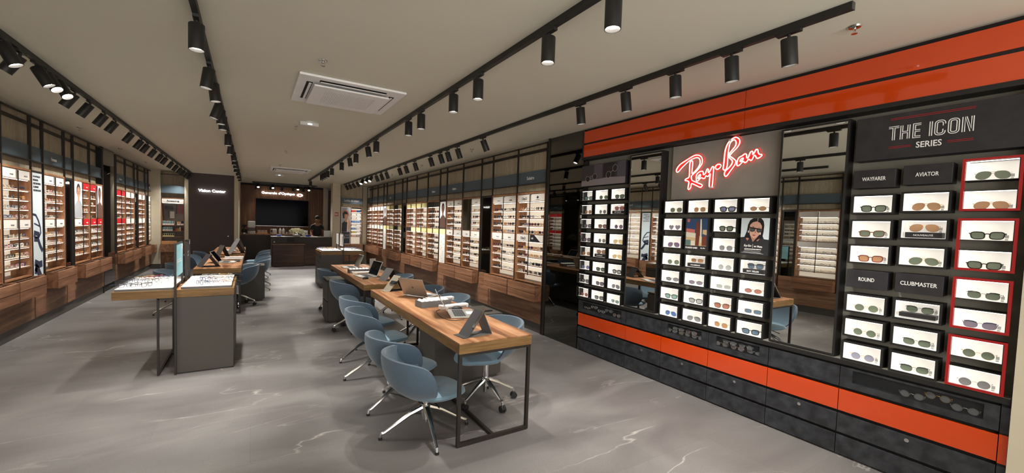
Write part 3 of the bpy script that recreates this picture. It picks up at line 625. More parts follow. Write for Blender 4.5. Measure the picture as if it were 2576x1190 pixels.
def smooth_loop(P, n=4):
    out = []; N = len(P)
    for i in range(N):
        a, b, c, d = P[i-1], P[i], P[(i+1) % N], P[(i+2) % N]
        for j in range(n):
            u = j/n; out.append(tuple(.5*((2*b[q])+(-a[q]+c[q])*u+(2*a[q]-5*b[q]+4*c[q]-d[q])*u*u+(-a[q]+3*b[q]-3*c[q]+d[q])*u**3) for q in (0, 1)))
    return out
for k, pts in NE.items():
    pts = smooth_loop(pts, 3)
    wpart('neon_tube', MB().tube([(3.672, y, z) for y, z in pts], .0052, True, 8, up=(1, 0, 0)), M['neon'], t, smooth=True)
    if k not in ('a1', 'a2'):
        cy_ = sum(p[0] for p in pts)/len(pts); cz_ = sum(p[1] for p in pts)/len(pts)
        wpart('red_backing', MB().extr([(3.680, y, z) for y, z in pts], (.003, 0, 0)), M['neonr'], t, label='translucent red backing')
        wpart('red_outline', MB().tube([(3.684, y+.016*((y-cy_)/max(.02, math.hypot(y-cy_, z-cz_))), z+.016*((z-cz_)/max(.02, math.hypot(y-cy_, z-cz_)))) for y, z in pts], .0022, True, 5, up=(1, 0, 0)), M['neonr'], t)
for y, z in ((2.29, 2.0), (2.13, 2.41)): wpart('clip', MB().box(3.664, 3.70, y-.012, y+.012, z-.008, z+.008), M['white'], t, label='white mounting clip')
# mirrors
def big_mirror(y0, y1, z0, z1, label):
    t = T('wall_mirror', label, 'mirror', (3.68, (y0+y1)/2, z0)); w = .014
    wpart('mirror_glass', MB().box(3.634, 3.638, y0+w, y1-w, z0+w, z1-w), M['mirror'], t)
    wpart('frame', MB().box(F0, F1-.001, y0, y0+w, z0, z1).box(F0, F1-.001, y1-w, y1, z0, z1).box(F0, F1-.001, y0+w, y1-w, z0, z0+w).box(F0, F1-.001, y0+w, y1-w, z1-w, z1), M['black'], t)
    wpart('backing', MB().box(3.639, F1-.001, y0+w, y1-w, z0+w, z1-w), M['blackm'], t)
big_mirror(1.247, 1.692, .708, 2.418, 'wide black framed mirror right of the red neon script sign')
big_mirror(2.808, 3.236, .708, 2.412, 'tall black framed mirror left of the red neon script sign')
# boxes and their sunglasses
A_ = [[('squared', 'black', 'teal'), ('round', 'black', 'green'), ('squared', 'black', 'green')], [('round', 'tort', 'brown'), ('round', 'silver', 'grey'), ('squared', 'red', 'pink', 'BEST SELLER')],
      [('squared', 'black', 'violet'), ('squared', 'black', 'pink'), ('round', 'black', 'purple')], [('squared', 'black', 'purple'), ('round', 'silver', 'violet'), ('teardrop', 'gold', 'yellow')],
      [('round', 'tort', 'brown'), ('squared', 'tort', 'brown', 'POLARISANT'), ('teardrop', 'amber', 'yellow')], [('round', 'silver', 'bluev'), ('squared', 'black', 'green'), ('bold', 'black', 'silver')],
      [('squared', 'black', 'grey'), ('squared', 'black', 'violet'), ('teardrop', 'silver', 'grey')], [('round', 'rose', 'pink'), ('squared', 'black', 'grey'), ('oval', 'black', 'teal')]]
B_ = [[('hex', 'gold', 'green'), ('hex', 'gold', 'brown'), ('bold', 'black', 'bluev'), ('oval', 'tort', 'brown')], [('heart', 'silver', 'violet'), None, ('bold', 'black', 'green'), None],
      [('teardrop', 'silver', 'purple'), None, ('hex', 'black', 'grey'), None], [('round', 'gold', 'green'), ('rect', 'beige', 'brown', 'POLARISANT'), ('round', 'silver', 'silver'), ('squared', 'grey', 'petrol', 'BEST SELLER')],
      [('oval', 'black', 'grey'), ('oval', 'black', 'violet'), ('rect', 'clear', 'silver'), ('oval', 'gold', 'pink')], [('squared', 'black', 'teal'), ('squared', 'black', 'silver'), ('squared', 'gold', 'pink'), ('rect', 'gold', 'petrol')],
      [('teardrop', 'silver', 'blue'), ('teardrop', 'silver', 'grey'), ('hex', 'gold', 'brown'), ('squared', 'black', 'petrol')]]
C1 = ['WAYFARER', ('squared', 'black', 'green'), ('squared', 'tort', 'green'), ('squared', 'red', 'brown'), 'ROUND', ('round', 'gold', 'green'), ('round', 'gold', 'green'), ('round', 'gold', 'lilac')]
C2 = ['AVIATOR', ('teardrop', 'gold', 'brown'), ('teardrop', 'gold', 'brown', 'NOUVEAUTÉ'), ('teardrop', 'gold', 'green'), 'CLUBMASTER', ('brow', 'black', 'green', ''), ('brow', 'black', 'green'), ('brow', 'black', 'green')]
C3 = [('teardrop', 'silver', 'green'), ('teardrop', 'gold', 'brown'), ('squared', 'black', 'green'), ('squared', 'black', 'green'), ('brow', 'black', 'green'), ('brow', 'blue', 'violet'), ('round', 'gold', 'green'), ('round', 'silver', 'grey')]
def niche_shell(t, yc, zc, front=F0, w=.2045, h=.112, fr=.012):
    y0, y1, z0, z1 = yc-w/2, yc+w/2, zc-h/2, zc+h/2
    wpart('casing', MB().box(front, F1-.001, y0-fr, y0, z0-fr, z1+fr).box(front, F1-.001, y1, y1+fr, z0-fr, z1+fr).box(front, F1-.001, y0, y1, z0-fr, z0).box(front, F1-.001, y0, y1, z1, z1+fr), M['blackm'], t)
    ln = MB().box(F1-.012, F1-.002, y0, y1, z0, z1).box(front+.006, F1-.012, y0, y0+.002, z0, z1).box(front+.006, F1-.012, y1-.002, y1, z0, z1).box(front+.006, F1-.012, y0+.002, y1-.002, z0, z0+.002)
    wpart('lit_lining', ln, M['niw'], t, label='glowing white lining')
    wpart('led_strip', MB().box(front+.008, front+.018, y0+.003, y1-.003, z1-.004, z1), M['led'], t, label='bright light strip')
    return y0, y1, z0, z1
def glass_in(spec, yc, zc, where, group, tagged=False):
    st, fc, lc = spec[:3]; note = spec[3] if len(spec) > 3 else None
    zb = zc-.056+.002+(.038 if note is not None else 0)
    loc = (F0+.030, yc-.004+random.uniform(-.006, .006), zb)
    sc = 1.06
    lab = '%s lensed %s %s sunglasses, %s' % (LN[lc], FN[fc], SN[st], where)
    if len(lab.split()) > 16: lab = '%s lensed %s sunglasses, %s' % (LN[lc], SN[st], where)
    sg = sunglasses(st, fc, lc, loc, -PI/2+random.uniform(-.12, .2), lab, group, sc, .058)
    if tagged: part('price_tag', MB().box(.066, .080, .010, .0115, .012, .030).box(.066, .078, .010, .0115, -.0005, .009), M['tagm'], sg, label='clear security tag')
    if note is not None:
        s_ = T('display_stand', ('small black stand lettered %s, ' % note.lower() if note else 'small plain black riser, ')+where, 'stand', (F0+.03, yc, zc-.054), 0)
        if len(s_['label'].split()) > 16: s_['label'] = 'small black lettered stand, '+where
        wpart('block', MB().box(F0+.012, F0+.075, yc-.085, yc+.085, zc-.053 if note else zc-.045, zc-.018), M['slateb'], s_, bev=.001)
        if note: wtext(note, '-X', (F0+.0115, yc, zc-.035), .10 if len(note) > 9 else .09, .0135, M['wink'], s_, bold=.01)
        else: wpart('base', MB().box(F0+.02, F0+.07, yc-.08, yc+.08, zc-.054, zc-.0455), M['glass'], s_)
RW = ['top', 'second', 'third', 'fourth', 'fifth', 'sixth', 'seventh', 'bottom']
M['tagm'] = plain('translucent_tag', 'c4c6c8', .2, alpha=.7)
def disp(spec, yc, zc, where, group):
    t = T('display_box', 'black framed lit white display box, '+where, 'display box', (3.68, yc, zc-.068), 0, 'lit display boxes of the '+group)
    niche_shell(t, yc, zc); glass_in(spec, yc, zc, where, 'sunglasses in the '+group, yc < 1.3)
AY = [3.919, 3.658, 3.396]; CN = ['left', 'middle', 'right']
for r, row in enumerate(A_):
    for c, sp in enumerate(row): disp(sp, AY[c], 1.990-r*.1762, '%s column, %s row of the left bank' % (CN[c], RW[r]), 'left bank')
BY = [2.648, 2.383, 2.116, 1.853]; BN = ['first', 'second', 'third', 'fourth']
for r, row in enumerate(B_):
    for c, sp in enumerate(row):
        if sp: disp(sp, BY[c], 1.821-r*.1757, '%s column, %s row below neon sign' % (BN[c], RW[r] if r < 6 else 'bottom'), 'middle bank')
def signbox(s, yc, zc, w):
    t = T('sign_box', 'black block sign lettered in white capitals, %s of the right bank' % {'WAYFARER': 'top left', 'AVIATOR': 'top middle', 'ROUND': 'lower left', 'CLUBMASTER': 'lower middle'}[s], 'sign', (3.68, yc, zc-.06))
    wpart('block', MB().box(F0-.004, F1-.001, yc-.111, yc+.111, zc-.062, zc+.062), M['slateb'], t, bev=.002)
    wtext(s, '-X', (F0-.0045, yc, zc), w, .026, M['wink'], t, bold=.012)
for r, sp in enumerate(C1):
    zc = 1.981-r*.1732
    if isinstance(sp, str): signbox(sp, 1.094, zc, .125 if sp != 'ROUND' else .085)
    else: disp(sp, 1.094, zc, 'left column, %s row of the right bank' % RW[r], 'right bank')
for r, sp in enumerate(C2):
    zc = 1.990-r*.1745
    if isinstance(sp, str): signbox(sp, .835, zc, .105 if sp == 'AVIATOR' else .17)
    else: disp(sp, .835, zc, 'middle column, %s row of the right bank' % RW[r], 'right bank')
for k in range(4):
    zt = 2.063-k*.3505; zb = zt-.308
    t = T('red_display_frame', 'red framed double display box, %s from the top at the right end' % ORD[k], 'display frame', (3.66, .568, zb), 0, 'red display frames')
    for j in (0, 1):
        zc = zt-.012-.059-j*.1755; niche_shell(t, .572, zc, F0+.004, .200, .112, .004)
        glass_in(C3[2*k+j], .572, zc, '%s slot of the %s red frame' % (('upper', 'lower')[j], ORD[k]), 'sunglasses in the red frames', True)
    w = .013
    wpart('red_frame', MB().box(F0-.012, F0+.004, .454, .454+w, zb, zt).box(F0-.012, F0+.004, .685-w, .685, zb, zt).box(F0-.012, F0+.004, .454+w, .685-w, zb, zb+w).box(F0-.012, F0+.004, .454+w, .685-w, zt-w, zt), M['redf'], t, label='red lacquered frame')
# title board
t = T('title_board', 'wide black title board with white double line capitals and red rules', 'sign', (3.67, .83, 2.11))
wpart('board', MB().box(F0-.004, F1-.001, .447, 1.206, 2.108, 2.400), M['slateb'], t, bev=.002)
TX = F0-.0048; vt = wl(t)
def lines(pts_list, mat, name, wd=.0042):
    mb = MB(); Mx = frame('-X', (TX, 0, 0))
    for pts, cl in pts_list: ribbon(mb, [(-p[0], p[1]) for p in pts], wd, Mx, .0012, cl)
    return wpart(name, mb, mat, t)
zb, zt = 2.2275, 2.3165; d = .0048
def dbl(a, b):   # two parallel strokes either side of a centre line
    (y0, z0), (y1, z1) = a, b; L_ = math.hypot(y1-y0, z1-z0); nx, nz = -(z1-z0)/L_*d, (y1-y0)/L_*d
    return [([(y0+nx, z0+nz), (y1+nx, z1+nz)], False), ([(y0-nx, z0-nz), (y1-nx, z1-nz)], False)]
lines([([(1.034, zt), (.983, zt)], 0), ([(1.034, zt-.010), (1.0135, zt-.010), (1.0135, zb)], 0), ([(.983, zt-.010), (1.0035, zt-.010), (1.0035, zb)], 0)], M['wink'], 'letter')
lines([([(.975, zt), (.975, zb)], 0), ([(.965, zt), (.965, zb+.049), (.941, zb+.049), (.941, zt)], 0), ([(.965, zb), (.965, zb+.039), (.941, zb+.039), (.941, zb)], 0), ([(.931, zt), (.931, zb)], 0)], M['wink'], 'letter')
lines([([(.879, zt), (.915, zt), (.915, zb), (.879, zb)], 0), ([(.879, zt-.010), (.905, zt-.010), (.905, zb+.049), (.882, zb+.049)], 0), ([(.882, zb+.039), (.905, zb+.039), (.905, zb+.010), (.879, zb+.010)], 0)], M['wink'], 'letter')
lines([([(.839, zt), (.839, zb)], 0), ([(.829, zt), (.829, zb)], 0)], M['wink'], 'letter')
def rr(y0, y1, z0, z1, r, a0, a1, n=5):
    """rounded loop, from upper right round the left side to lower right; y decreases to the viewer's right"""
    P = []
    for cyy, czz, s0 in ((y0+r, z1-r, 0), (y1-r, z1-r, 90), (y1-r, z0+r, 180), (y0+r, z0+r, 270)):
        for i in range(n+1): th = R(s0+90*i/n); P.append((cyy+r*(-math.cos(th)), czz+r*math.sin(th)))
    return P
def ccc(y0, y1, z0, z1, r): 
    P = rr(y0, y1, z0, z1, r, 0, 0); return [(y0, z1-.024)]+P+[(y0, z0+.024)]
lines([(ccc(.771, .816, zb, zt, .018), 0), (ccc(.781, .806, zb+.010, zt-.010, .009), 0)], M['wink'], 'letter')
lines([(rr(.713, .758, zb, zt, .018, 0, 0), 1), (rr(.723, .748, zb+.010, zt-.010, .009, 0, 0), 1)], M['wink'], 'letter')
lines([([(.700, zb), (.700, zt)], 0), ([(.690, zb), (.690, zt-.002), (.668, zb), ], 0), ([(.684, zt), (.664, zb+.018), (.664, zt)], 0), ([(.655, zb), (.655, zt)], 0)], M['wink'], 'letter')
wtext('SERIES', '-X', (TX, .839, 2.181), .115, .038, M['wink'], t, bold=.012)
for y0, y1, z0 in ((1.029, .652, 2.370), (1.029, .652, 2.361), (1.029, .919, 2.185), (1.029, .919, 2.176), (.758, .651, 2.185), (.758, .651, 2.176)):
    lines([([(y0, z0), (y1, z0)], 0)], M['redf'], 'red_rule', .003)
# picture board, top left
t = T('picture_board', 'grey picture board of two metal framed sunglasses on a stone ledge', 'poster', (3.67, 3.66, 2.1))
wpart('board', MB().box(F0, F1-.001, 3.292, 4.022, 2.108, 2.370), M['slateb'], t)
pm = [plain('print_dark_violet', '38343a', .5), plain('print_stone', '8d8488', .5), plain('print_shadow', '241f24', .5), plain('print_silver', 'b6b2b4', .5), plain('print_pillar', '55505a', .5)]
mb = MB(); fx = F0-.001
def P2(pts, m, d=0): mb.extr([(fx-d, y, z) for y, z in pts], (.0006, 0, 0), m)
P2([(4.020, 2.11), (3.294, 2.11), (3.294, 2.368), (4.020, 2.368)], 0)
P2([(4.020, 2.112), (3.296, 2.112), (3.296, 2.185), (3.55, 2.197), (4.020, 2.178)], 1, .0008)
P2([(3.64, 2.2), (3.46, 2.2), (3.46, 2.366), (3.64, 2.366)], 2, .0008); P2([(3.42, 2.188), (3.296, 2.188), (3.296, 2.366), (3.42, 2.366)], 4, .0008)
P2([(3.80, 2.2), (3.66, 2.2), (3.66, 2.366), (3.80, 2.366)], 4, .0008)
def lensp(cy_, cz_, ry, rz_, th):
    pts = [(cy_+ry*math.cos(a)*math.cos(th)-rz_*math.sin(a)*math.sin(th), cz_+ry*math.cos(a)*math.sin(th)+rz_*math.sin(a)*math.cos(th)) for a in [2*PI*i/18 for i in range(18)]]
    P2(pts, 2, .0016); ribbon(mb, [(-p[0], p[1]) for p in pts], .003, frame('-X', (fx-.002, 0, 0)), .0006, True, 3)
lensp(3.905, 2.198, .040, .034, .3); lensp(3.785, 2.22, .038, .036, 0); lensp(3.555, 2.225, .038, .040, .4); lensp(3.455, 2.295, .036, .040, .3)
for a, b in (((3.865, 2.225), (3.82, 2.235)), ((3.52, 2.25), (3.485, 2.27)), ((3.87, 2.205), (3.83, 2.21))): ribbon(mb, [(-a[0], a[1]), (-b[0], b[1])], .004, frame('-X', (fx-.002, 0, 0)), .0006, False, 3)
wpart('print', mb, pm, t)
# two tall posters in the middle bank
t = T('lifestyle_poster', 'small black framed poster of a sunny seaside street collage', 'poster', (3.67, 2.383, 1.40))
wpart('board', MB().box(F0+.002, F1-.001, 2.262, 2.504, 1.398, 1.715), M['slateb'], t)
cm = [plain('print_'+n, c, .5) for n, c in (('deep_blue', '2a4468'), ('sand', 'c9ad83'), ('rust', '6e3626'), ('pale_wall', 'd8d2bf'), ('teal_van', '5d7a76'), ('pink_print', 'c46a62'))]
mb = MB(); fx = F0+.001
P2([(2.492, 1.446), (2.277, 1.446), (2.277, 1.705), (2.492, 1.705)], 0)
P2([(2.492, 1.446), (2.28, 1.446), (2.28, 1.52), (2.38, 1.55), (2.492, 1.545)], 1, .0008); P2([(2.492, 1.545), (2.40, 1.548), (2.40, 1.60), (2.492, 1.61)], 5, .001)
P2([(2.492, 1.53), (2.385, 1.52), (2.385, 1.565), (2.492, 1.575)], 3, .0014); P2([(2.492, 1.448), (2.44, 1.448), (2.44, 1.50), (2.492, 1.50)], 4, .0014)
P2([(2.39, 1.448), (2.355, 1.448), (2.35, 1.56), (2.36, 1.66), (2.375, 1.69), (2.39, 1.66)], 2, .0018); P2([(2.435, 1.448), (2.395, 1.448), (2.395, 1.495), (2.435, 1.49)], 3, .0018)
P2([(2.345, 1.48), (2.33, 1.47), (2.33, 1.60), (2.336, 1.70), (2.348, 1.70)], 3, .0018); P2([(2.32, 1.56), (2.28, 1.55), (2.28, 1.60), (2.32, 1.60)], 1, .0012); P2([(2.325, 1.45), (2.28, 1.45), (2.28, 1.55), (2.325, 1.53)], 2, .0011)
P2([(2.485, 1.675), (2.46, 1.67), (2.455, 1.70), (2.482, 1.703)], 5, .0012)
wpart('print', mb, cm, t)
wtext('POLARIZED LENSES', '-X', (F0+.0015, 2.43, 1.425), .125, .016, M['wink'], t, bold=.02)
wtext('Ray-Ban', '-X', (F0+.0015, 2.312, 1.425), .046, .016, M['wink'], t, shear=.3)
t = T('face_poster', 'poster of a long haired person in black wearing dark squared sunglasses', 'poster', (3.67, 1.853, 1.39))
wpart('board', MB().box(F0+.002, F1-.001, 1.738, 1.968, 1.395, 1.712), M['slateb'], t)
cm = [plain('print_pale_sky', 'cdd9df', .5), plain('print_black_coat', '232326', .6), plain('print_face', 'c79a86', .5), plain('print_face_shade', 'a87866', .5), plain('print_black_hair', '17151a', .4), plain('print_lips', '8d5050', .5), plain('print_lens', '4a5254', .3), plain('print_silver_ring', 'd5d5d5', .4)]
mb = MB(); fx = F0+.001; Y0, Z0, SX, SZ = 1.968, 1.712, .23/650, .317/850     # local picture units
def Q(pts, m, d): P2([(Y0-(u-20)*SX*1.0, Z0-(v-180)*SZ) for u, v in pts], m, d)
Q([(22, 182), (668, 182), (668, 660), (22, 660)], 0, 0); Q([(22, 625), (120, 615), (200, 560), (520, 560), (560, 650), (668, 662), (668, 1015), (22, 1015)], 1, .0006)
Q([(110, 625), (165, 480), (185, 330), (230, 230), (300, 184), (480, 184), (535, 250), (555, 340), (545, 500), (520, 640), (470, 640), (330, 720), (220, 640)], 4, .0010)
Q([(240, 560), (300, 690), (310, 725), (350, 690), (420, 600), (420, 520), (240, 500)], 3, .0014)
Q([(225, 400), (240, 330), (300, 275), (390, 255), (460, 290), (505, 360), (500, 450), (470, 540), (400, 620), (340, 645), (280, 610), (240, 560), (222, 480)], 2, .0018)
Q([(405, 184), (412, 184), (404, 262), (398, 262)], 7, .0013)
for pts in ([(215, 372), (250, 385), (500, 425), (500, 440), (470, 435), (385, 425), (350, 440), (250, 410), (215, 395)],): Q(pts, 4, .0026)
Q([(235, 395), (360, 425), (345, 480), (290, 495), (245, 480)], 4, .0024); Q([(385, 425), (498, 435), (485, 495), (430, 510), (395, 485)], 4, .0024)
Q([(255, 412), (345, 432), (330, 472), (290, 482), (260, 468)], 6, .0030); Q([(400, 438), (482, 446), (474, 486), (432, 496), (406, 476)], 6, .0030)
Q([(275, 368), (320, 375), (340, 395), (300, 385)], 4, .0022); Q([(410, 402), (440, 395), (475, 398), (470, 404)], 4, .0022)
Q([(365, 440), (380, 510), (365, 525), (345, 515), (352, 480)], 3, .0021); Q([(298, 562), (335, 555), (380, 568), (340, 590), (310, 580)], 5, .0022)
Q([(192, 470), (212, 470), (212, 520), (192, 515)], 7, .0022); Q([(478, 505), (492, 508), (485, 555), (462, 550)], 7, .0022)
Q([(150, 650), (190, 610), (225, 650), (190, 700)], 3, .0009); Q([(400, 700), (430, 630), (470, 650), (430, 700)], 3, .0009)
for v, w0, w1 in ((918, 130, 500), (948, 110, 520), (968, 60, 570)): Q([(w0, v), (w1, v+14), (w1, v+20), (w0, v+6)], 7, .0012)
wpart('print', mb, cm, t)
wtext('Ray-Ban', '-X', (F0+.0002, 1.903, 1.474), .062, .026, M['wink'], t, shear=.3)
wtext('|', '-X', (F0+.0002, 1.861, 1.474), .0015, .032, M['wink'], t)
wtext('∞ Meta', '-X', (F0+.0002, 1.818, 1.472), .066, .018, M['wink'], t, bold=.015)
wtext('DES LUNETTES IA DE NOUVELLE GENERATION', '-X', (F0+.0002, 1.86, 1.447), .135, .009, M['wink'], t, bold=.02)
# base cabinets
SE = [3.985, 3.19, 2.716, 2.203, 1.685, 1.205, .46]
CAB = ['beside the smoked mirror', 'below the tall narrow mirror', 'left of centre below the neon sign', 'right of centre below the neon sign', 'below the wide mirror', 'below the title board at the right end']
for i in range(6):
    b, a = SE[i], SE[i+1]; win = i in (0, 2, 3, 5)
    t = T('drawer_cabinet', 'black slate drawer cabinet with an orange drawer, '+CAB[i], 'cabinet', (3.68, (a+b)/2, 0), 0, 'black and orange base cabinets')
    wpart('body', MB().box(F0+.038, F1, a, b, .0, .664).box(F1, 3.86, a, b, 0, .664), M['blackm'], t)
    a += .002; b -= .002; x0, x1 = F0, F0+.02
    for z0, z1, m, nm in ((.328, .482, 'orange', 'orange glossy drawer front'), (.170, .306, 'slate', None), (.012, .150, 'slate', None)):
        dr = wpart('drawer_front', MB().box(x0, x1, a, b, z0, z1), M[m], t, bev=.0015, label=nm)
        if z0 == .170: wpart('lock', MB().cyl((x0-.004, (a+b)/2, .275), (x0+.001, (a+b)/2, .275), .012, 16), M['chrome'], dr, smooth=True, label='round chrome lock')
    if not win: wpart('drawer_front', MB().box(x0, x1, a, b, .503, .650), M['slate'], t, bev=.0015)
    else:
        wy0, wy1, wz0, wz1 = a+.07, b-.07, .545, .636
        if i == 5: wy0 = a+.06
        dr = wpart('drawer_front', MB().box(x0, x1, a, wy0, .503, .650).box(x0, x1, wy1, b, .503, .65).box(x0, x1, wy0, wy1, .503, wz0).box(x0, x1, wy0, wy1, wz1, .65), M['slate'], t, label='slate drawer front with a glass window')
        wpart('window', MB().box(x0+.004, x0+.007, wy0, wy1, wz0, wz1), M['winw'], dr, label='dark glass window')
        for k in range(5 if i != 5 else 3): # spectacles lying inside the window
            yy = wy0+(wy1-wy0)*(.12+.76*k/4)
            lab = 'spectacles lying behind the window of the cabinet %s' % CAB[i]
            if len(lab.split()) > 16: lab = 'spectacles in the window of the cabinet %s' % CAB[i]
            sunglasses(random.choice(['round', 'hex', 'oval']), random.choice(['silver', 'gold', 'rose', 'silver']), 'clear', (F0+.0095, yy, .550+.03*(k % 2)), -PI/2+random.uniform(-.1, .1), lab, 'spectacles behind the window '+CAB[i], .95, .008, 'eyeglasses')
for a, b in ((.425, .458),):
    t = T('filler_panel', 'narrow black and orange filler strip at the right end of the cabinets', 'filler panel', (3.68, .44, 0))
    wpart('body', MB().box(F0+.004, 3.8, a, b, 0, .664), M['blackm'], t)
    wpart('strip', MB().box(F0, F0+.004, a, b, .5, .65), M['slate'], t); wpart('orange_strip', MB().box(F0, F0+.004, a, b, .322, .488), M['orange'], t); wpart('strip', MB().box(F0, F0+.004, a, b, .012, .306), M['slate'], t)
t = T('ledge', 'long thin black ledge on top of the slate cabinets', 'ledge', (3.68, 2.2, .665))
wpart('slab', MB().box(3.622, 3.86, .425, 3.985, .665, .698), M['black'], t, bev=.002)
wpart('top_sheet', MB().box(3.634, 3.729, .43, 3.98, .6981, .7025), M['concd'], t, label='dark grey top sheet')
# ------------------------------------------------------------------ ceiling things
def track(n, p0, p1, label):
    t = T('light_track', label, 'light track', ((p0[0]+p1[0])/2, (p0[1]+p1[1])/2, CE-.04), 0)
    w = .017
    if abs(p0[0]-p1[0]) < .01: mb = MB().box(p0[0]-w, p0[0]+w, p0[1], p1[1], CE-.042, CE-.001)
    else: mb = MB().box(p0[0], p1[0], p0[1]-w, p0[1]+w, CE-.042, CE-.001)
    wpart('rail', mb, M['black'], t)
    if abs(p0[0]-p1[0]) < .01:
        for yy in (p0[1]-.004, p1[1]): wpart('end_cap', MB().box(p0[0]-w-.001, p0[0]+w+.001, yy, yy+.004, CE-.043, CE-.001), M['greyd'], t)
    return t
TR = [(-1.525, 3.3, 15.45), (-.295, 2.3, 15.3), (1.575, 1.1, 14.7), (2.75, .97, 15.2)]
for i, (x, a, b) in enumerate(TR): track(i, (x, a), (x, b), 'long black ceiling light track, %s from the left' % ORD[i])
track(4, (.02, 16.95), (2.1, 16.95), 'short black ceiling track across the back, nearer the desk')
track(5, (.02, 17.6), (2.1, 17.6), 'short black ceiling track right against the wood back wall')
_spm = {}
def spot_mesh():
    if _spm: return _spm
    _spm['adapter'] = MB().box(-.016, .016, -.065, .065, -.018, 0).box(-.012, .012, .035, .075, -.008, .002).mesh('adapter', M['black'])
    _spm['stem'] = MB().cyl((0, 0, 0), (0, 0, -.035), .009, 10).mesh('stem', M['black'], True)
    b = MB(); r = .043; L_ = .158
    b.lathe([(.002, 0), (r-.003, 0), (r, -.004), (r, -L_), (r-.004, -L_), (r-.006, -L_+.022), (.001, -L_+.022)], seg=20)
    _spm['body'] = b.mesh('lamp_body', M['black'], True)
    _spm['lens'] = MB().cyl((0, 0, -L_+.018), (0, 0, -L_+.021), r-.007, 18).mesh('lamp_lens', M['lamp'])
    return _spm
spd = bpy.data.lights.new('spot_beam', 'SPOT'); spd.energy = SPOT_W; spd.spot_size = R(56); spd.spot_blend = .4; spd.color = (1, .96, .90); spd.shadow_soft_size = .03
spw = bpy.data.lights.new('spot_beam_wall', 'SPOT'); spw.energy = SPOT_W*.9; spw.spot_size = R(82); spw.spot_blend = .9; spw.color = (1, .96, .90); spw.shadow_soft_size = .03
far_b = {}
for b_ in (spd, spw):
    q_ = b_.copy(); q_.energy = b_.energy*1.3; far_b[b_.name] = q_
def spot(x, y, tx, ty, label, group, beam=spd, rz=0):
    if y > 8: beam = far_b[beam.name]
    m = spot_mesh(); o = T('spotlight', label, 'spotlight', (x, y, CE-.042), rz, group)
    mk('adapter', m['adapter'], o); st = mk('stem', m['stem'], o, (0, 0, -.014))
    rot = Euler((R(ty), R(-tx), 0))
    b = mk('lamp_body', m['body'], o, (0, 0, -.04), rot)
    ln = mk('lamp_lens', m['lens'], b)
    l = bpy.data.objects.new('beam', beam); COL.objects.link(l); l.parent = b; l.location = (0, 0, -.145)
    return o
T1Y = [4.43, 4.70, 4.98, 5.19, 5.43, 5.85, 6.31, 6.85, 7.31, 8.16, 8.81, 9.27, 9.90, 10.57, 11.10, 11.88, 12.56, 13.23, 13.84, 14.5, 15.1]
T1T = [25, -32, 28, 30, 30]+[-32]*16
for i, y in enumerate(T1Y): spot(-1.525, y, T1T[i], -18 if i in (3, 4) else 0, 'black spotlight, %s from the near end of the leftmost track' % ORD[i], 'spotlights on the leftmost track', spw)
T2Y = [3.22, 4.12, 4.54, 5.35, 5.60, 5.95, 7.2, 8.2, 9.1, 9.8, 10.5, 11.4, 12.3, 13.3, 14.2]
T2T = [0, 8, -6, 18, 0, 0, 0, 6, -6, 0, 0, 8, 0, 0, 0]
for i, y in enumerate(T2Y): spot(-.295, y, -T2T[i], 0, 'black spotlight, %s from the near end of the second track' % ORD[i], 'spotlights on the second track from the left')
T3Y = [1.56, 2.1, 3.03, 3.51, 4.35, 4.77, 6.24, 6.78, 7.63, 8.22, 8.98, 10.17, 10.79, 11.1, 11.44, 11.79, 14.2]
T3T = [0, 0, 0, 0, 0, 0, 0, 10, 0, 10, 0, 0, 0, 0, 0, 0, 0]
for i, y in enumerate(T3Y): spot(1.575, y, T3T[i], 0, 'black spotlight, %s from the near end of the third track' % ORD[i], 'spotlights on the third track from the left')
T4Y = [1.275, 1.62, 2.05, 2.54, 3.11, 5.10, 5.94, 6.33, 6.63, 7.09, 7.92, 8.49, 8.93, 9.94, 10.41, 10.88, 11.31, 11.76, 12.33, 13.17, 13.75, 14.32, 14.86]
T4T = [12, 8, 6, 10, 8, 26, 22, 20, 20, 20, 20, 20, 20, 22, 22, 22, -30, -30, -30, 30, 30, 30, 30]
for i, y in enumerate(T4Y): spot(2.75, y, T4T[i], -25 if i in (16, 17, 18) else 0, 'black spotlight, %s from the near end of the rightmost track' % ORD[i], 'spotlights on the rightmost track', spw)
dimb = spw.copy(); dimb.energy = 12; far_b[dimb.name] = dimb
for i, x in enumerate((.2, .65, 1.45, 1.82)): spot(x, 16.95, 0, -38, 'small spotlight aimed forward, %s along the short back track' % ORD[i], 'spotlights on the nearer back track', spw, PI/2*0)
for i, x in enumerate((.15, .6, .98, 1.35, 1.7)): spot(x, 17.6, 0, 0, 'dark spotlight hanging before the wood wall, %s from left' % ORD[i], 'spotlights on the farther back track', dimb)
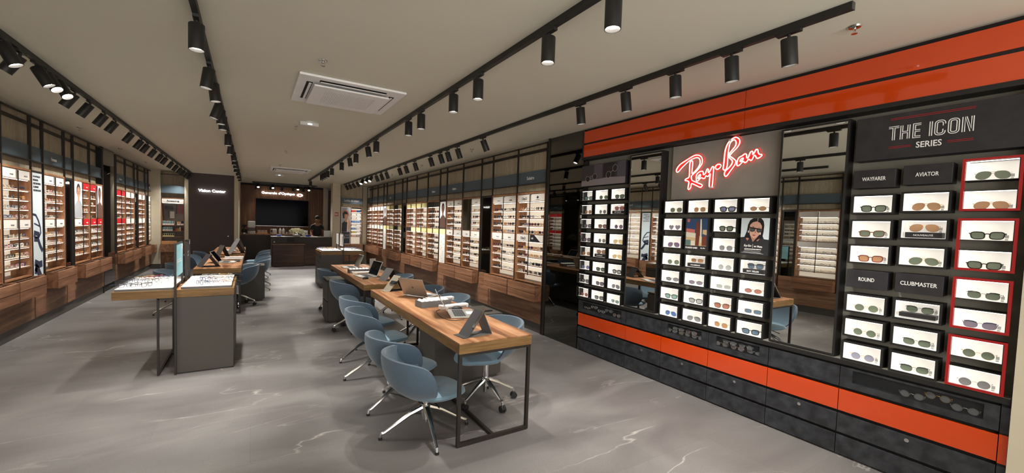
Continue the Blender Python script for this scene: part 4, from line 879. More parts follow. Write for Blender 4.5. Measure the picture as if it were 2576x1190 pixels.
# air conditioning cassettes
def cassette(cx, cy, s, label):
    t = T('air_conditioner', label, 'air conditioner', (cx, cy, CE-.05), 0, 'ceiling air conditioners'); h = s/2
    wpart('outer_panel', MB().extr([(cx-h, cy-h, CE-.001), (cx+h, cy-h, CE-.001), (cx+h, cy+h, CE-.001), (cx-h, cy+h, CE-.001)], (0, 0, -.022)), M['acw'], t, bev=.008)
    i = h*.72
    wpart('grille_panel', MB().box(cx-i, cx+i, cy-i, cy+i, CE-.062, CE-.045), M['acw'], t, bev=.012)
    for sx, sy in ((1, 0), (-1, 0), (0, 1), (0, -1)):
        q = .79*h
        if sx: b = (cx+sx*q-.026, cx+sx*q+.026, cy-i*.88, cy+i*.88)
        else: b = (cx-i*.88, cx+i*.88, cy+sy*q-.026, cy+sy*q+.026)
        wpart('air_slot', MB().box(*b, CE-.0245, CE-.0235), M['sdark'], t, label='dark air slot')
        if sx: f = (cx+sx*(q-.004)-.010, cx+sx*(q-.004)+.012, cy-i*.86, cy+i*.86)
        else: f = (cx-i*.86, cx+i*.86, cy+sy*(q-.004)-.010, cy+sy*(q-.004)+.012)
        wpart('flap', MB().box(*f, CE-.036, CE-.031), M['acw'], t, bev=.002)
    mb = MB(); n = 26; k = i*.66
    for j in range(n):
        xx = cx-k+2*k*j/(n-1); mb.box(xx-.002, xx+.002, cy-k, cy+k, CE-.0645, CE-.062)
    wpart('grille_slats', mb, M['offw'], t)
cassette(.815, 4.435, .94, 'large white ceiling air conditioner cassette nearest the front')
cassette(.85, 12.05, .92, 'distant white ceiling air conditioner cassette near the back desk')
def emergency(x, y, label):
    t = T('emergency_light', label, 'emergency light', (x, y, CE-.045), 0, 'white emergency lights')
    wpart('housing', MB().box(x-.11, x+.11, y-.035, y+.035, CE-.045, CE-.001), M['offw'], t, bev=.004)
    wpart('lens', MB().box(x-.1, x+.1, y-.037, y-.033, CE-.04, CE-.012), M['clear'], t)
    wpart('led', MB().box(x-.02, x+.03, y-.038, y-.0365, CE-.032, CE-.022), emit('pilot_led', 'dff0ff', 3), t, label='small lit pilot')
emergency(.64, 5.98, 'small white emergency light behind the near air conditioner'); emergency(.68, 13.6, 'small distant emergency light beyond the far air conditioner')
def sprinkler(x, y, label):
    t = T('sprinkler', label, 'sprinkler', (x, y, CE-.05), 0, 'chrome ceiling sprinklers')
    wpart('rosette', MB().lathe([(.002, 0), (.034, 0), (.03, -.008), (.012, -.012), (.002, -.012)], (x, y, CE-.001), 16), M['chrome'], t, smooth=True)
    wpart('head', MB().cyl((x, y, CE-.012), (x, y, CE-.022), .008).box(x-.012, x-.009, y-.002, y+.002, CE-.042, CE-.018).box(x+.009, x+.012, y-.002, y+.002, CE-.042, CE-.018).cyl((x, y, CE-.042), (x, y, CE-.045), .016), M['chrome'], t)
SP = [(.48, 3.60), (.51, 6.31), (.55, 8.75), (.57, 11.1), (.59, 13.5)]
for i, (x, y) in enumerate(SP): sprinkler(x, y, 'chrome sprinkler, %s back along the middle of the ceiling' % ORD[i])
for i, (x, y) in enumerate(((-2.21, 8.65), (-2.21, 10.9), (-2.21, 13.2))): sprinkler(x, y, 'chrome sprinkler, %s back above the left wall bays' % ORD[i])
for i, (x, y) in enumerate(((3.08, 1.07), (3.14, 6.2), (3.18, 8.7), (3.18, 10.9))): sprinkler(x, y, 'chrome sprinkler, %s back along the right side of ceiling' % ORD[i])
# ------------------------------------------------------------------ chairs
def chair_meshes():
    d = {}
    # shell: open tub; theta 0 = back (-x), swept to both arms, thick rim
    TH = [R(a) for a in range(-96, 97, 6)]; nt_ = len(TH)
    def shell(off):
        rows = []
        for j in range(11):
            v = j/10; row = []
            for a in TH:
                k = abs(a)/R(96); ztop = .728-.038*k**1.8-.045*k**10; zb = .372
                amax = 1.06-.09*v-.05*v**6
                aa = a*amax
                r = .06+.228*(1-(1-v)**2.6); z = zb+(ztop-zb)*v**1.25
                if j == 10: r -= .004
                r += off; row.append((-math.cos(aa)*r*1.05-.015-.02*v, math.sin(aa)*r*1.06, z+(off*.4 if j == 0 else 0)))
            rows.append(row)
        return rows
    mb = MB(); ro, ri = shell(0), shell(-.022); n = nt_
    for rows in (ro, ri):
        for r in rows: mb.v += r
    def idx(s_, j, i): return s_*11*n+j*n+i
    for j in range(10):
        for i in range(n-1):
            mb.f.append((idx(0, j, i), idx(0, j, i+1), idx(0, j+1, i+1), idx(0, j+1, i))); mb.m.append(0)
            mb.f.append((idx(1, j, i+1), idx(1, j, i), idx(1, j+1, i), idx(1, j+1, i+1))); mb.m.append(1)
    for i in range(n-1):
        mb.f.append((idx(0, 10, i), idx(0, 10, i+1), idx(1, 10, i+1), idx(1, 10, i))); mb.m.append(0)
        mb.f.append((idx(1, 0, i), idx(1, 0, i+1), idx(0, 0, i+1), idx(0, 0, i))); mb.m.append(0)
    for i in (0, n-1):
        for j in range(10): mb.f.append((idx(0, j, i), idx(0, j+1, i), idx(1, j+1, i), idx(1, j, i))); mb.m.append(0)
    d['shell'] = mb.mesh('shell', [M['fab'], M['fabin']], True)
    s = MB(); prof = []
    for r, z in ((.01, .378), (.17, .382), (.225, .400), (.245, .420), (.238, .438), (.20, .447), (.01, .450)): prof.append((r, z))
    s.lathe(prof, (.050, 0, 0), 32, 0, 1.02, .90)
    for i, v in enumerate(s.v):          # pull the pad forward into a tongue, keep it inside the shell behind
        x, y, z = v; 
        if x < -.02: x = -.02+(x+.02)*.86; y *= .9
        if x > .2: z -= (x-.2)*.25
        s.v[i] = (x, y, z)
    d['seat'] = s.mesh('seat', M['fabs'], True)
    d['column'] = MB().cyl((0, 0, .20), (0, 0, .375), .024, 20).cyl((0, 0, .335), (0, 0, .372), .034, 20).mesh('column', M['chrome'], True)
    d['piston'] = MB().cyl((0, 0, .085), (0, 0, .2), .017, 18).mesh('piston', M['steel'], True)
    d['hub'] = MB().cyl((0, 0, .140), (0, 0, .222), .034, 20).mesh('hub', M['chrome'], True)
    d['lever'] = MB().tube([(.02, -.03, .355), (.05, -.12, .345), (.055, -.155, .335)], .005, False, 6).mesh('lever', M['rubber'], True)
    def leg(r, z1):
        m = MB(); m.tube([(.025, 0, .195), (.12, 0, .158), (r-.03, 0, z1+.022), (r-.004, 0, z1+.014), (r, 0, z1-.012)], [.021, .018, .0125, .012, .010], False, 8, up=(0, 1, 0), flat=.95); return m
    d['leg4'] = leg(.33, .028).mesh('leg', M['chrome'], True); d['glide'] = MB().cyl((.33, 0, .0005), (.33, 0, .014), .014, 12).mesh('glide', M['rubber'], True)
    d['leg5'] = leg(.27, .075).mesh('leg', M['chrome'], True)
    c = MB().cyl((.272, -.022, .0285), (.272, -.004, .0285), .028, 16, 0).cyl((.272, .004, .0285), (.272, .022, .0285), .028, 16, 0).cyl((.272, -.004, .0285), (.272, .004, .0285), .022, 16, 1).cyl((.27, 0, .04), (.27, 0, .066), .007, 8, 1)
    d['caster'] = c.mesh('caster', [M['rubber'], M['chrome']], True)
    return d
CH = chair_meshes()
def chair(x, y, rz, label, castors=False, brot=0, low=.03, group='blue tub chairs around the long tables'):
    o = T('swivel_chair', label, 'chair', (x, y, 0), R(rz), group)
    mk('shell', CH['shell'], o); mk('seat_pad', CH['seat'], o); mk('column', CH['column'], o); mk('piston', CH['piston'], o); mk('hub', CH['hub'], o); mk('lever', CH['lever'], o)
    n = 5 if castors else 4
    if not castors and low:      # fixed base chairs sit lower
        for c_ in list(o.children): c_.location.z -= low if c_.name.split('.')[0] in ('shell', 'seat_pad', 'lever', 'column') else 0
    for i in range(n):
        a = R(brot)+2*PI*i/n
        l = mk('leg', CH['leg5' if castors else 'leg4'], o, rot=(0, 0, a))
        mk('caster' if castors else 'glide', CH['caster' if castors else 'glide'], l)
    return o
chair(1.13, 2.87, -6, 'blue tub chair on four polished legs, nearest on the left of the table', False, -1, .095)
chair(1.135, 3.41, 12, 'blue tub chair second in the row left of the near table', False, 2, .085)
chair(1.12, 4.19, -4, 'blue tub chair third in the row left of the near table', False, 6, .03)
chair(1.17, 4.80, 6, 'blue tub chair fourth in the row left of the near table', False, 7, .01)
chair(1.27, 6.12, 4, 'blue tub chair on castors by the grey cabinet, left of the middle table', True, 180)
chair(1.30, 7.65, 2, 'blue tub chair mostly hidden behind the grey cabinet, left of middle table', True, 20)
chair(1.80, 3.15, 182, 'blue castor tub chair tucked under the right side of the near table', True, 20)
chair(2.00, 4.60, 182, 'blue tub chair right of the near table beyond the grey cabinet', False, 10)
chair(1.98, 5.35, 186, 'blue tub chair at the far right corner of the near table', False, 30)
chair(2.02, 6.75, 178, 'blue tub chair right of the middle table', False, 12)
chair(-.21, 8.62, 183, 'blue castor tub chair nearest on the right of the far left table', True, -52)
chair(.03, 10.1, 178, 'blue tub chair just beyond the cabinet, right of the far left table', False, 20)
chair(.06, 10.9, 184, 'blue tub chair third back, right of the far left table', False, 10)
chair(.09, 12.15, 180, 'blue tub chair fourth back, right of the far left table', False, 30)
chair(.12, 12.95, 176, 'blue tub chair farthest back, right of the far left table', False, 0)
chair(-.98, 8.30, -4, 'blue tub chair nearest on the left of the far left table', False, 20)
chair(-1.0, 9.5, 4, 'dark blue tub chair second back, left of the far left table', False, 10)
chair(-1.0, 11.5, -6, 'blue tub chair third back, left of the far left table', False, 0)
chair(-.90, 12.6, 5, 'blue tub chair farthest back, left of the far left table', False, 5)

# ------------------------------------------------------------------ long tables
def long_table(x0, x1, y0, y1, label, stretch=True):
    t = T('long_table', label, 'table', ((x0+x1)/2, (y0+y1)/2, 0), 0, 'long wooden consultation tables'); w = .024; z = .75
    tp = wpart('table_top', MB().box(x0, x1, y0, y1, z-.010, z), M['walnut'], t, bev=.0015)
    for yy in (y0, y1-.02): wpart('edge_band', MB().box(x0, x1, yy, yy+.02, z-.078, z-.0101), M['oak'], t, label='oak end edge')
    for xx in (x0, x1-.02): wpart('edge_band', MB().box(xx, xx+.02, y0+.02, y1-.02, z-.078, z-.0101), M['oaky'], t, label='oak long edge')
    wpart('underside', MB().box(x0+.02, x1-.02, y0+.02, y1-.02, z-.076, z-.066), M['taupe'], t)
    for yy in (y0+.004, y1-.004-w):
        for xx in (x0+.004, x1-.004-w): wpart('leg', MB().box(xx, xx+w, yy, yy+w, .006, z-.098), M['bronze'], t)
        wpart('frame_rail', MB().box(x0+.004, x1-.004, yy, yy+w, z-.098, z-.0785), M['bronze'], t)
        wpart('floor_bar', MB().box(x0+.004+w, x1-.004-w, yy, yy+w, .006, .030), M['bronze'], t)
        for xx in (x0+.016, x1-.016): wpart('foot', MB().cyl((xx, yy+w/2, 0), (xx, yy+w/2, .006), .008), M['rubber'], t)
    if stretch:
        xm = (x0+x1)/2; wpart('stretcher', MB().box(xm-.012, xm+.012, y0+.004+w, y1-.004-w, .006, .028), M['bronze'], t)
    return t
long_table(1.235, 1.85, 2.54, 5.03, 'long walnut table nearest the camera on thin black steel legs')
long_table(1.25, 1.87, 5.45, 8.05, 'long walnut table behind the nearest one')
long_table(-.77, -.14, 7.88, 10.35, 'long walnut table in the middle of the left aisle')
long_table(-.77, -.13, 10.9, 13.35, 'farthest walnut table, before the dark door wall')
def pedestal(x0, x1, y0, y1, h, label, side, drawers=2):
    t = T('side_cabinet', label, 'cabinet', ((x0+x1)/2, (y0+y1)/2, 0), 0, 'low taupe side cabinets')
    xa, xb = (x0+.02, x1) if side < 0 else (x0, x1-.02)
    wpart('body', MB().box(xa, xb, y0, y1, .03, h-.018).box(xa+.02, xb-.02, y0+.02, y1-.02, 0, .03), M['taupe'], t)
    wpart('top', MB().box(x0, x1, y0-.002, y1+.002, h-.018, h), M['taupe'], t, bev=.002)
    fx = (x0, x0+.019) if side < 0 else (x1-.019, x1)
    n = drawers; hh = (h-.06)/n
    for i in range(n): wpart('drawer_front', MB().box(fx[0], fx[1], y0+.004, y1-.004, .035+i*hh, .035+(i+1)*hh-.014), M['taupe'], t, bev=.001)
    wpart('cable_port', MB().box((x0+.05) if side < 0 else (x1-.16), (x0+.06) if side < 0 else (x1-.06), y0+.1, y0+.125 if side > 0 else y1-.08, h-.0005, h+.012 if side > 0 else h+.004), M['rubber'], t, label='black handle tab')
pedestal(1.50, 2.245, 3.62, 4.03, .668, 'taupe cabinet under the near table sticking out on its right', 1)
pedestal(.98, 1.70, 6.65, 7.06, .668, 'taupe cabinet sticking out left of the middle table', -1)
pedestal(-.50, .222, 8.98, 9.42, .668, 'taupe cabinet sticking out right of the far left table', 1)

# ------------------------------------------------------------------ display counters with tray tops
def display(x0, x1, y0, y1, bx0, bx1, label, post_x, dside, tag_):
    t = T('display_counter', label, 'display counter', ((x0+x1)/2, (y0+y1)/2, 0), 0, 'tray topped display counters'); z = .84
    wpart('plinth', MB().box(bx0, bx1, y0, y1, .012, .762).box(bx0+.02, bx1-.02, y0+.02, y1-.02, 0, .012), M['taupe'], t, label='taupe cabinet base')
    wpart('top_frame', MB().box(x0, x1, y0, y0+.02, .765, z).box(x0, x1, y1-.02, y1, .765, z).box(x0, x0+.02, y0+.02, y1-.02, .765, z).box(x1-.02, x1, y0+.02, y1-.02, .765, z), M['oak'], t, label='oak edge frame')
    wpart('deck', MB().box(x0+.02, x1-.02, y0+.02, y1-.02, .765, .818), M['walnut'], t)
    fx = bx1 if dside > 0 else bx0
    for k in range(4): wpart('drawer_gap', MB().box(fx-.001, fx+.0015 if dside > 0 else fx+.001, y0+.04, y1-.02, .70-k*.14, .712-k*.14) if dside > 0 else MB().box(fx-.0015, fx+.001, y0+.04, y1-.02, .70-k*.14, .712-k*.14), M['blackm'], t, label='dark finger groove')
    # steel legs on the open side
    lx = x0+.33 if dside > 0 else x1-.33
    ox = post_x
    for yy in (y0+.01, y1-.03): wpart('leg', MB().box(lx-.009, lx+.009, yy, yy+.018, .004, .764), M['bronze'], t)
    wpart('floor_bar', MB().box(lx-.009, lx+.009, y0+.028, y1-.03, .004, .022), M['bronze'], t)
    wpart('cross_bar', MB().box(min(lx, ox), max(lx, ox), y0+.01, y0+.024, .748, .762).box(min(lx, ox), max(lx, ox), y1-.20, y1-.185, .004, .018), M['bronze'], t)
    return t
D1 = display(-1.10, -.152, 5.07, 6.03, -.63, -.156, 'near display counter with white trays of spectacles and taupe base', -.635, 1, 'near')
D2 = display(1.36, 2.31, 10.12, 11.10, 1.365, 1.83, 'far display counter with white trays of spectacles before the back desk', 1.84, -1, 'far')
def trays(x0, x1, y0, y1, z, names, group, n=4, textside=0):
    rows = 3; hh = (y1-y0)/rows
    for r in range(rows):
        a, b = y0+r*hh+.006, y0+(r+1)*hh-.010 if r != 1 else y0+(r+1)*hh-.010
        t = T('tray', 'white spectacle tray, %s row, %s' % (('front', 'middle', 'back')[r], names), 'tray', ((x0+x1)/2, (a+b)/2, z), 0, 'white trays on the display counters')
        wpart('base', MB().box(x0, x1, a, b, z, z+.022), M['grey'], t, label='grey tray side'); wpart('top_card', MB().box(x0+.001, x1-.001, a+.001, b-.001, z+.022, z+.0245), M['white'], t)
        sx = x0+.06 if textside == 0 else x1-.06
        pr_ = MB()
        for k in range(6): pr_.box(sx-.035, sx+.035*(.4+.6*random.random()), a+.05+k*.022, a+.056+k*.022, z+.0246, z+.0249)
        wpart('print', pr_, plain('pale_print', 'c9c9c9', .6), t).__setitem__('kind', 'stuff')
        xs_ = [x0+.14+(x1-x0-.18)*i/(n-1) for i in range(n)] if textside == 0 else [x0+.06+(x1-x0-.19)*i/(n-1) for i in range(n)]
        for i, xx in enumerate(xs_):
            fc = random.choice(['black', 'black', 'tort', 'silver', 'gold', 'blue', 'black']); 
            if names.startswith('left half of the near') and r == 2 and i == 2: fc = 'red'
            st = random.choice(['round', 'squared', 'rect', 'hex', 'squared', 'round'])
            sunglasses(st, fc, 'clear', (xx, a+.10, z+.0255), PI/2+.65*(1 if textside else -1)*(-1)+random.uniform(-.25, .25)+(PI if textside == 0 else 0), '%s spectacles, %s from left, %s tray, %s' % (FN[fc], ORD[i], ('front', 'middle', 'back')[r], names), group, .95, .12, 'eyeglasses')
trays(-1.085, -.655, 5.085, 6.01, .8395, 'left half of the near display counter', 'spectacles on the near display counter', 4, 1)
trays(-.595, -.175, 5.095, 6.01, .8395, 'right half of the near display counter', 'spectacles on the near display counter', 4, 0)
trays(1.385, 1.815, 10.14, 11.08, .8395, 'left half of the far display counter', 'spectacles on the far display counter', 4, 1)
trays(1.865, 2.29, 10.14, 11.08, .8395, 'right half of the far display counter', 'spectacles on the far display counter', 4, 0)
# sign frames standing on the counters
def sign_frame(x, y0, y1, ztop, zbot, front_floor, label, board, side, prints):
    t = T('sign_holder', label, 'sign holder', (x, (y0+y1)/2, .84)); w = .009
    z0 = .84
    if front_floor: wpart('post', MB().box(x-w, x+w, y0-.018, y0, .004, ztop), M['bronze'], t)
    else: wpart('post', MB().box(x-w, x+w, y0, y0+.018, z0, ztop), M['bronze'], t)
    wpart('post', MB().box(x-w, x+w, y1-.018, y1, z0, ztop), M['bronze'], t)
    wpart('top_rail', MB().box(x-w, x+w, y0, y1, ztop-.008, ztop), M['bronze'], t)
    bd = wpart('board', MB().box(x-.006, x+.006, y0+.005, y1-.02, zbot, ztop-.008), board, t, label='printed board')
    for (a, b, z1, z2, m) in prints: wpart('print', MB().box(x-.0065, x-.006, a, b, z1, z2) if side < 0 else MB().box(x+.006, x+.0065, a, b, z1, z2), m, bd)
    return t
sign_frame(-.632, 5.062, 5.53, 1.298, .965, True, 'pale blue sign board on a tall dark frame at the near display counter', M['teal'], 1, [(5.10, 5.40, 1.10, 1.108, M['wink']), (5.10, 5.40, 1.12, 1.128, M['wink']), (5.44, 5.50, 1.22, 1.27, M['wink'])])
sign_frame(-.622, 5.72, 6.02, 1.298, .965, False, 'black sign board behind the pale blue one on the near display counter', M['slateb'], 1, [(5.80, 5.92, 1.15, 1.172, M['greyink']), (5.80, 5.92, 1.11, 1.132, M['greyink']), (5.98, 6.0, 1.24, 1.29, M['wink'])])
sign_frame(1.842, 10.11, 10.55, 1.26, .96, True, 'white sign board in the dark frame on the far display counter', M['white'], -1, [(10.2, 10.3, 1.0, 1.2, M['greyink'])])
sign_frame(1.846, 10.72, 11.06, 1.26, .98, False, 'pale picture board behind the white one on the far display counter', M['acw'], -1, [(10.8, 10.86, 1.0, 1.22, M['brown']), (10.93, 10.97, 1.0, 1.24, M['fab'] if 0 else M['grey'])])

# ------------------------------------------------------------------ things on the tables
def laptop(x, y, rz, label, lid=100, lidm='silver', z=.75, scr=None):
    o = T('laptop', label, 'laptop', (x, y, z), R(rz), 'laptops on the long tables'); w, d = .168, .118
    part('base', MB().box(-w, w, -d, d, .002, .014), M['silver'], o, bev=.004)
    kb = MB()
    for r in range(5):
        for c in range(13): kb.box(-w+.028+c*.0218, -w+.0475+c*.0218, d-.038-r*.0205-.018, d-.038-r*.0205, .014, .0155)
    part('keyboard', kb, M['keys'], o).__setitem__('label', 'dark grey keys'); part('touchpad', MB().box(-.055, .055, -d+.012, -d+.078, .0141, .0146), M['acw'], o)
    l = MB().box(-w, w, -.004, .003, 0, .228)
    L_ = part('lid', l, M[lidm], o, (0, d-.002, .014), (R(-(lid-90)), 0, 0), bev=.003)
    part('screen', MB().box(-w+.008, w-.008, -.0052, -.0042, .014, .220), scr or M['screen'], L_)
    part('badge', MB().cyl((0, .0032, .115), (0, .0038, .115), .010, 16), M['greyd'], L_)
    return o
laptop(1.655, 3.375, 72, 'open silver laptop with grey keys near the front of the nearest table', 122)
laptop(1.665, 4.43, 122, 'open laptop with bronze grey lid turned away, on the nearest table', 118, 'lapb')
laptop(1.47, 7.50, -90, 'open laptop with dark screen at the far end of the middle table', 112)
laptop(1.445, 6.24, -82, 'open laptop with black screen and mouse on the middle table', 112)
laptop(-.355, 8.85, 84, 'laptop with light keyboard seen from behind, on the far left table', 125)
def mouse(x, y, rz, label, z=.75):
    m = MB().lathe([(.002, 0), (.030, .0), (.032, .010), (.026, .024), (.012, .032), (.002, .034)], (0, 0, 0), 18, 0, .95, 1.6)
    o = mk('computer_mouse', m.mesh('computer_mouse', M['rubber'], True), None, (x, y, z), (0, 0, R(rz))); tag(o, label, 'mouse', 'computer mice')
mouse(1.71, 3.59, 80, 'black computer mouse behind the silver laptop on the nearest table'); mouse(1.395, 5.98, -60, 'black computer mouse at the near end of the middle table')
mouse(-.22, 8.98, 90, 'black computer mouse beside the laptop on the far left table'); mouse(-.25, 9.78, 90, 'black computer mouse behind the white scanners on the far left table')
def scanner(x, y, rz, label, z=.75, L_=.31):
    o = T('portable_scanner', label, 'scanner', (x, y, z), R(rz), 'white portable scanners'); h = L_/2
    part('housing', MB().box(-h, h, -.032, .032, 0, .040), M['offw'], o, bev=.008)
    part('slot', MB().box(-h+.07, h-.03, -.0335, -.0315, .012, .018), M['rubber'], o, label='black paper slot')
    part('end_cap', MB().box(-h-.004, -h+.03, -.034, .034, 0, .043), M['offw'], o, bev=.006)
scanner(1.705, 3.655, 8, 'white portable scanner with cable behind the silver laptop'); scanner(1.73, 4.06, 4, 'white portable scanner behind the grey tissue tray')
scanner(1.48, 6.56, 3, 'white portable scanner with black slot on the middle table'); scanner(-.30, 9.30, 3, 'white portable scanner, nearer of two on the far left table'); scanner(-.285, 9.66, 2, 'white portable scanner, farther of two on the far left table')
def tissue(x, y, rz, label, full=True, z=.75):
    o = T('accessory_tray', label, 'tray', (x, y, z), R(rz), 'grey accessory trays'); a, b, h = .165, .072, .062
    part('box', MB().box(-a, a, -b, -b+.006, 0, h).box(-a, a, b-.006, b, 0, h).box(-a, -a+.006, -b+.006, b-.006, 0, h).box(a-.006, a, -b+.006, b-.006, 0, h).box(-a+.006, a-.006, -b+.006, b-.006, 0, .01), M['grey'], o)
    if full:
        P = []; n = 6
        for i in range(n): P += [(-a+.012+i*(2*a-.024)/n, .058-.006), (-a+.012+(i+.5)*(2*a-.024)/n, .074)]
        P.append((a-.012, .052)); m = MB()
        m.extr([(px, -b+.010, pz) for px, pz in P]+[(a-.012, -b+.010, .03), (-a+.012, -b+.010, .03)], (0, 2*b-.02, 0)); part('folded_card', m, M['tex'], o, label='white zigzag card insert')
tissue(1.565, 3.845, 6, 'grey felt tray with white zigzag insert on the nearest table'); tissue(1.475, 6.75, 4, 'grey felt tray with pale insert on the middle table')
def tent(x, y, rz, label, w, dep, h, m1, m2, foot=0, z=.75, hole=None, apex=0.0):
    """folded stand: triangular section in local xz, depth along y"""
    o = T('folding_stand', label, 'stand', (x, y, z), R(rz), 'folded card tablet stands'); th = .004; a = w/2
    def slab(p, q, m, name, lab=None):
        p, q = Vector(p), Vector(q); d = (q-p).normalized(); n = Vector((-d.z, 0, d.x))*th
        part(name, MB().extr([(p.x, -dep/2, p.z), (q.x, -dep/2, q.z), (q.x+n.x, -dep/2, q.z+n.z), (p.x+n.x, -dep/2, p.z+n.z)], (0, dep, 0)), m, o, label=lab)
    slab((-a, 0, .001), (apex+.003, 0, h), m1, 'front_leaf'); slab((a, 0, .001), (apex-.003, 0, h-.006), m2, 'rear_leaf')
    if hole is not None:
        part('base_leaf', MB().box(-a, a, -dep/2, dep/2, .0005, .003), m2, o)
    if foot: part('foot_leaf', MB().box(-a-foot, -a+.005, -dep/2, dep/2, .0005, .004), m1, o)
    return o
o = tent(1.455, 2.72, 8, 'dark grey triangular folding stand at the near end of the nearest table', .22, .13, .175, M['greyd'], M['grey'], .045, hole=1, apex=.03)
part('metal_strip', MB().extr([(-.068, -.066, .070), (-.022, -.066, .128), (-.016, -.066, .124), (-.062, -.066, .066)], (0, .02, 0)).extr([(-.02, -.066, .130), (.038, -.066, .205), (.044, -.066, .201), (-.014, -.066, .126)], (0, .02, 0)), M['chrome'], o, label='shiny strip')
o = tent(1.50, 4.90, 12, 'beige tablet stand with black cut-out at the far end of the nearest table', .24, .16, .175, plain('greige_card', '8f8777', .6), M['blackm'], .05, hole=1, apex=.02)
part('black_bracket', MB().extr([(-.075, -.082, .085), (-.045, -.082, .118), (-.005, -.082, .118), (-.03, -.082, .085)], (0, .10, 0)), M['blackm'], o)
tent(1.66, 5.78, 20, 'grey felt folding stand at the near end of the middle table', .20, .17, .165, M['grey'], M['blackm'], 0, apex=.03)
tent(-.59, 8.19, 20, 'dark grey folding stand nearest on the far left table', .26, .24, .20, M['greyd'], M['grey'], 0, hole=1)
tent(-.50, 10.05, 22, 'taupe folding stand at the far end of the far left table', .20, .24, .24, M['taupe'], M['blackm'], 0, hole=1)
tent(-.29, 11.05, 22, 'grey folding stand nearest on the farthest table', .28, .24, .26, M['grey'], M['blackm'], 0, hole=1)
tent(-.27, 11.75, 22, 'pale grey folding stand second on the farthest table', .26, .22, .30, M['grey'], M['grey'], 0, hole=1)
for i, (x, y) in enumerate(((-.45, 11.5), (-.44, 11.75))): scanner(x, y, 3, 'white portable scanner, %s on the farthest table' % ('nearer' if i == 0 else 'farther'))
def holder(x, y, rz, w, h, label, m):
    o = T('card_holder', label, 'card holder', (x, y, .75), R(rz)); part('sheet', MB().box(-w/2, w/2, -.003, .003, .004, h), m, o); part('foot', MB().box(-w/2, w/2, -.03, .03, 0, .004), M['clear'], o)
holder(1.83, 7.35, 20, .12, .17, 'small clear card holder beyond the laptops on the middle table', M['silver'])
# cable
c = MB().tube([(1.545, 3.62, .756), (1.50, 3.60, .753), (1.47, 3.53, .753), (1.44, 3.40, .753), (1.43, 3.30, .753), (1.45, 3.21, .753), (1.50, 3.17, .753), (1.57, 3.165, .755), (1.585, 3.185, .758)], .0026, False, 6)
o = mk('cable', c.mesh('cable', M['rubber'], True)); tag(o, 'thin black cable looping beside the silver laptop', 'cable')
# ------------------------------------------------------------------ back of the shop
YB = 15.3; TVY = 17.9
struct('wall_back', MB().box(-2.8, 3.98, 18.1, 18.2, 0, CE), M['beige'])
trim(MB().box(-2.68, -2.24, YB-.05, YB+.5, 0, CE), M['beige'], 'pale column at the end of the left wall')
trim(MB().box(-2.24, -1.69, YB+.35, YB+.5, 0, CE), M['upper'])
trim(MB().box(-1.69, -1.60, YB-.02, YB+.5, 0, CE), M['beige'])
struct('wall_vision', MB().box(-1.60, -.46, YB, YB+.4, 0, CE), M['brown'], label='dark brown wall with a flush door')
trim(MB().box(-.46, -.35, YB-.02, TVY, 0, CE), M['beige'], 'pale return wall beside the slatted wood')
struct('door_1', MB().box(-1.49, -.54, YB-.006, YB, .012, 1.885), M['brown'], label='flush dark brown door')
h = struct('trim_90', MB().box(-.63, -.60, YB-.03, YB-.006, .95, .975), M['steel']); h['label'] = 'small door handle'
struct('baseboard_back', MB().box(-2.68, -2.24, YB-.062, YB-.05, 0, .14), M['taupe'])
t = T('wall_lettering', 'glowing white lettering on the dark brown wall', 'sign', (-1.02, YB-.03, 2.33)); LT = emit('lit_letters', 'ffffff', 2)
wtext('Vision Center', '-Y', (-1.02, YB-.03, 2.33), .68, .085, LT, t, depth=.028, bold=.02)
# accessories niche
t = T('accessory_shelf', 'accessory shelf unit in the left corner with header board', 'shelf unit', (-1.965, YB, 0))
x0, x1 = -2.235, -1.695
wpart('carcass', MB().box(x0, x0+.015, YB, YB+.3, .48, 2.06).box(x1-.015, x1, YB, YB+.3, .48, 2.06).box(x0, x1, YB, YB+.3, 2.045, 2.06), M['niche'], t)
wpart('back_panel', MB().box(x0+.015, x1-.015, YB+.28, YB+.3, .7, 2.045), M['conc'], t)
hb = wpart('header_board', MB().box(x0+.02, x1-.02, YB-.005, YB+.005, 1.92, 2.03), M['white'], t); wtext('Accessoires', '-Y', (-1.96, YB-.006, 1.975), .29, .06, M['ink'], hb, bold=.02)
for z in (1.27, 1.10, .93): wpart('shelf', MB().box(x0+.015, x1-.015, YB+.01, YB+.28, z-.014, z), M['niche'], t)
wpart('led_strip', MB().box(x0+.03, x1-.03, YB+.02, YB+.03, 1.905, 1.911), M['led'], t)
wpart('drawer', MB().box(x0, x1, YB-.12, YB+.3, .49, .72), M['drawer'], t); wpart('base_panel', MB().box(x0, x1, YB+.02, YB+.3, .14, .49), M['drawer'], t); wpart('plinth', MB().box(x0, x1, YB+.01, YB+.3, 0, .14), M['taupe'], t)
wpart('fascia', MB().box(x0, x1, YB, YB+.05, 2.2, 2.42), M['blue'], t); wpart('frame_post', MB().box(x0-.012, x0, YB-.01, YB+.01, .14, 2.75), M['bronze'], t); wpart('frame_post', MB().box(x1, x1+.012, YB-.01, YB+.01, .14, 2.75), M['bronze'], t)
wpart('frame_rail', MB().box(x0, x1, YB-.01, YB+.01, 2.73, 2.75), M['bronze'], t)
G1 = 'small goods in the accessory shelf unit'
def box_thing(name, cat, label, group, b, mat, mat2=None, bev=0):
    o = T(name, label, cat, ((b[0]+b[1])/2, (b[2]+b[3])/2, b[4]), 0, group); wpart('carton', MB().box(*b), mat, o, bev=bev)
    if mat2: wpart('front_print', MB().box(b[0]+.004, b[1]-.004, b[2]-.001, b[2], b[4]+(b[5]-b[4])*.35, b[5]-.004), mat2, o)
    return o
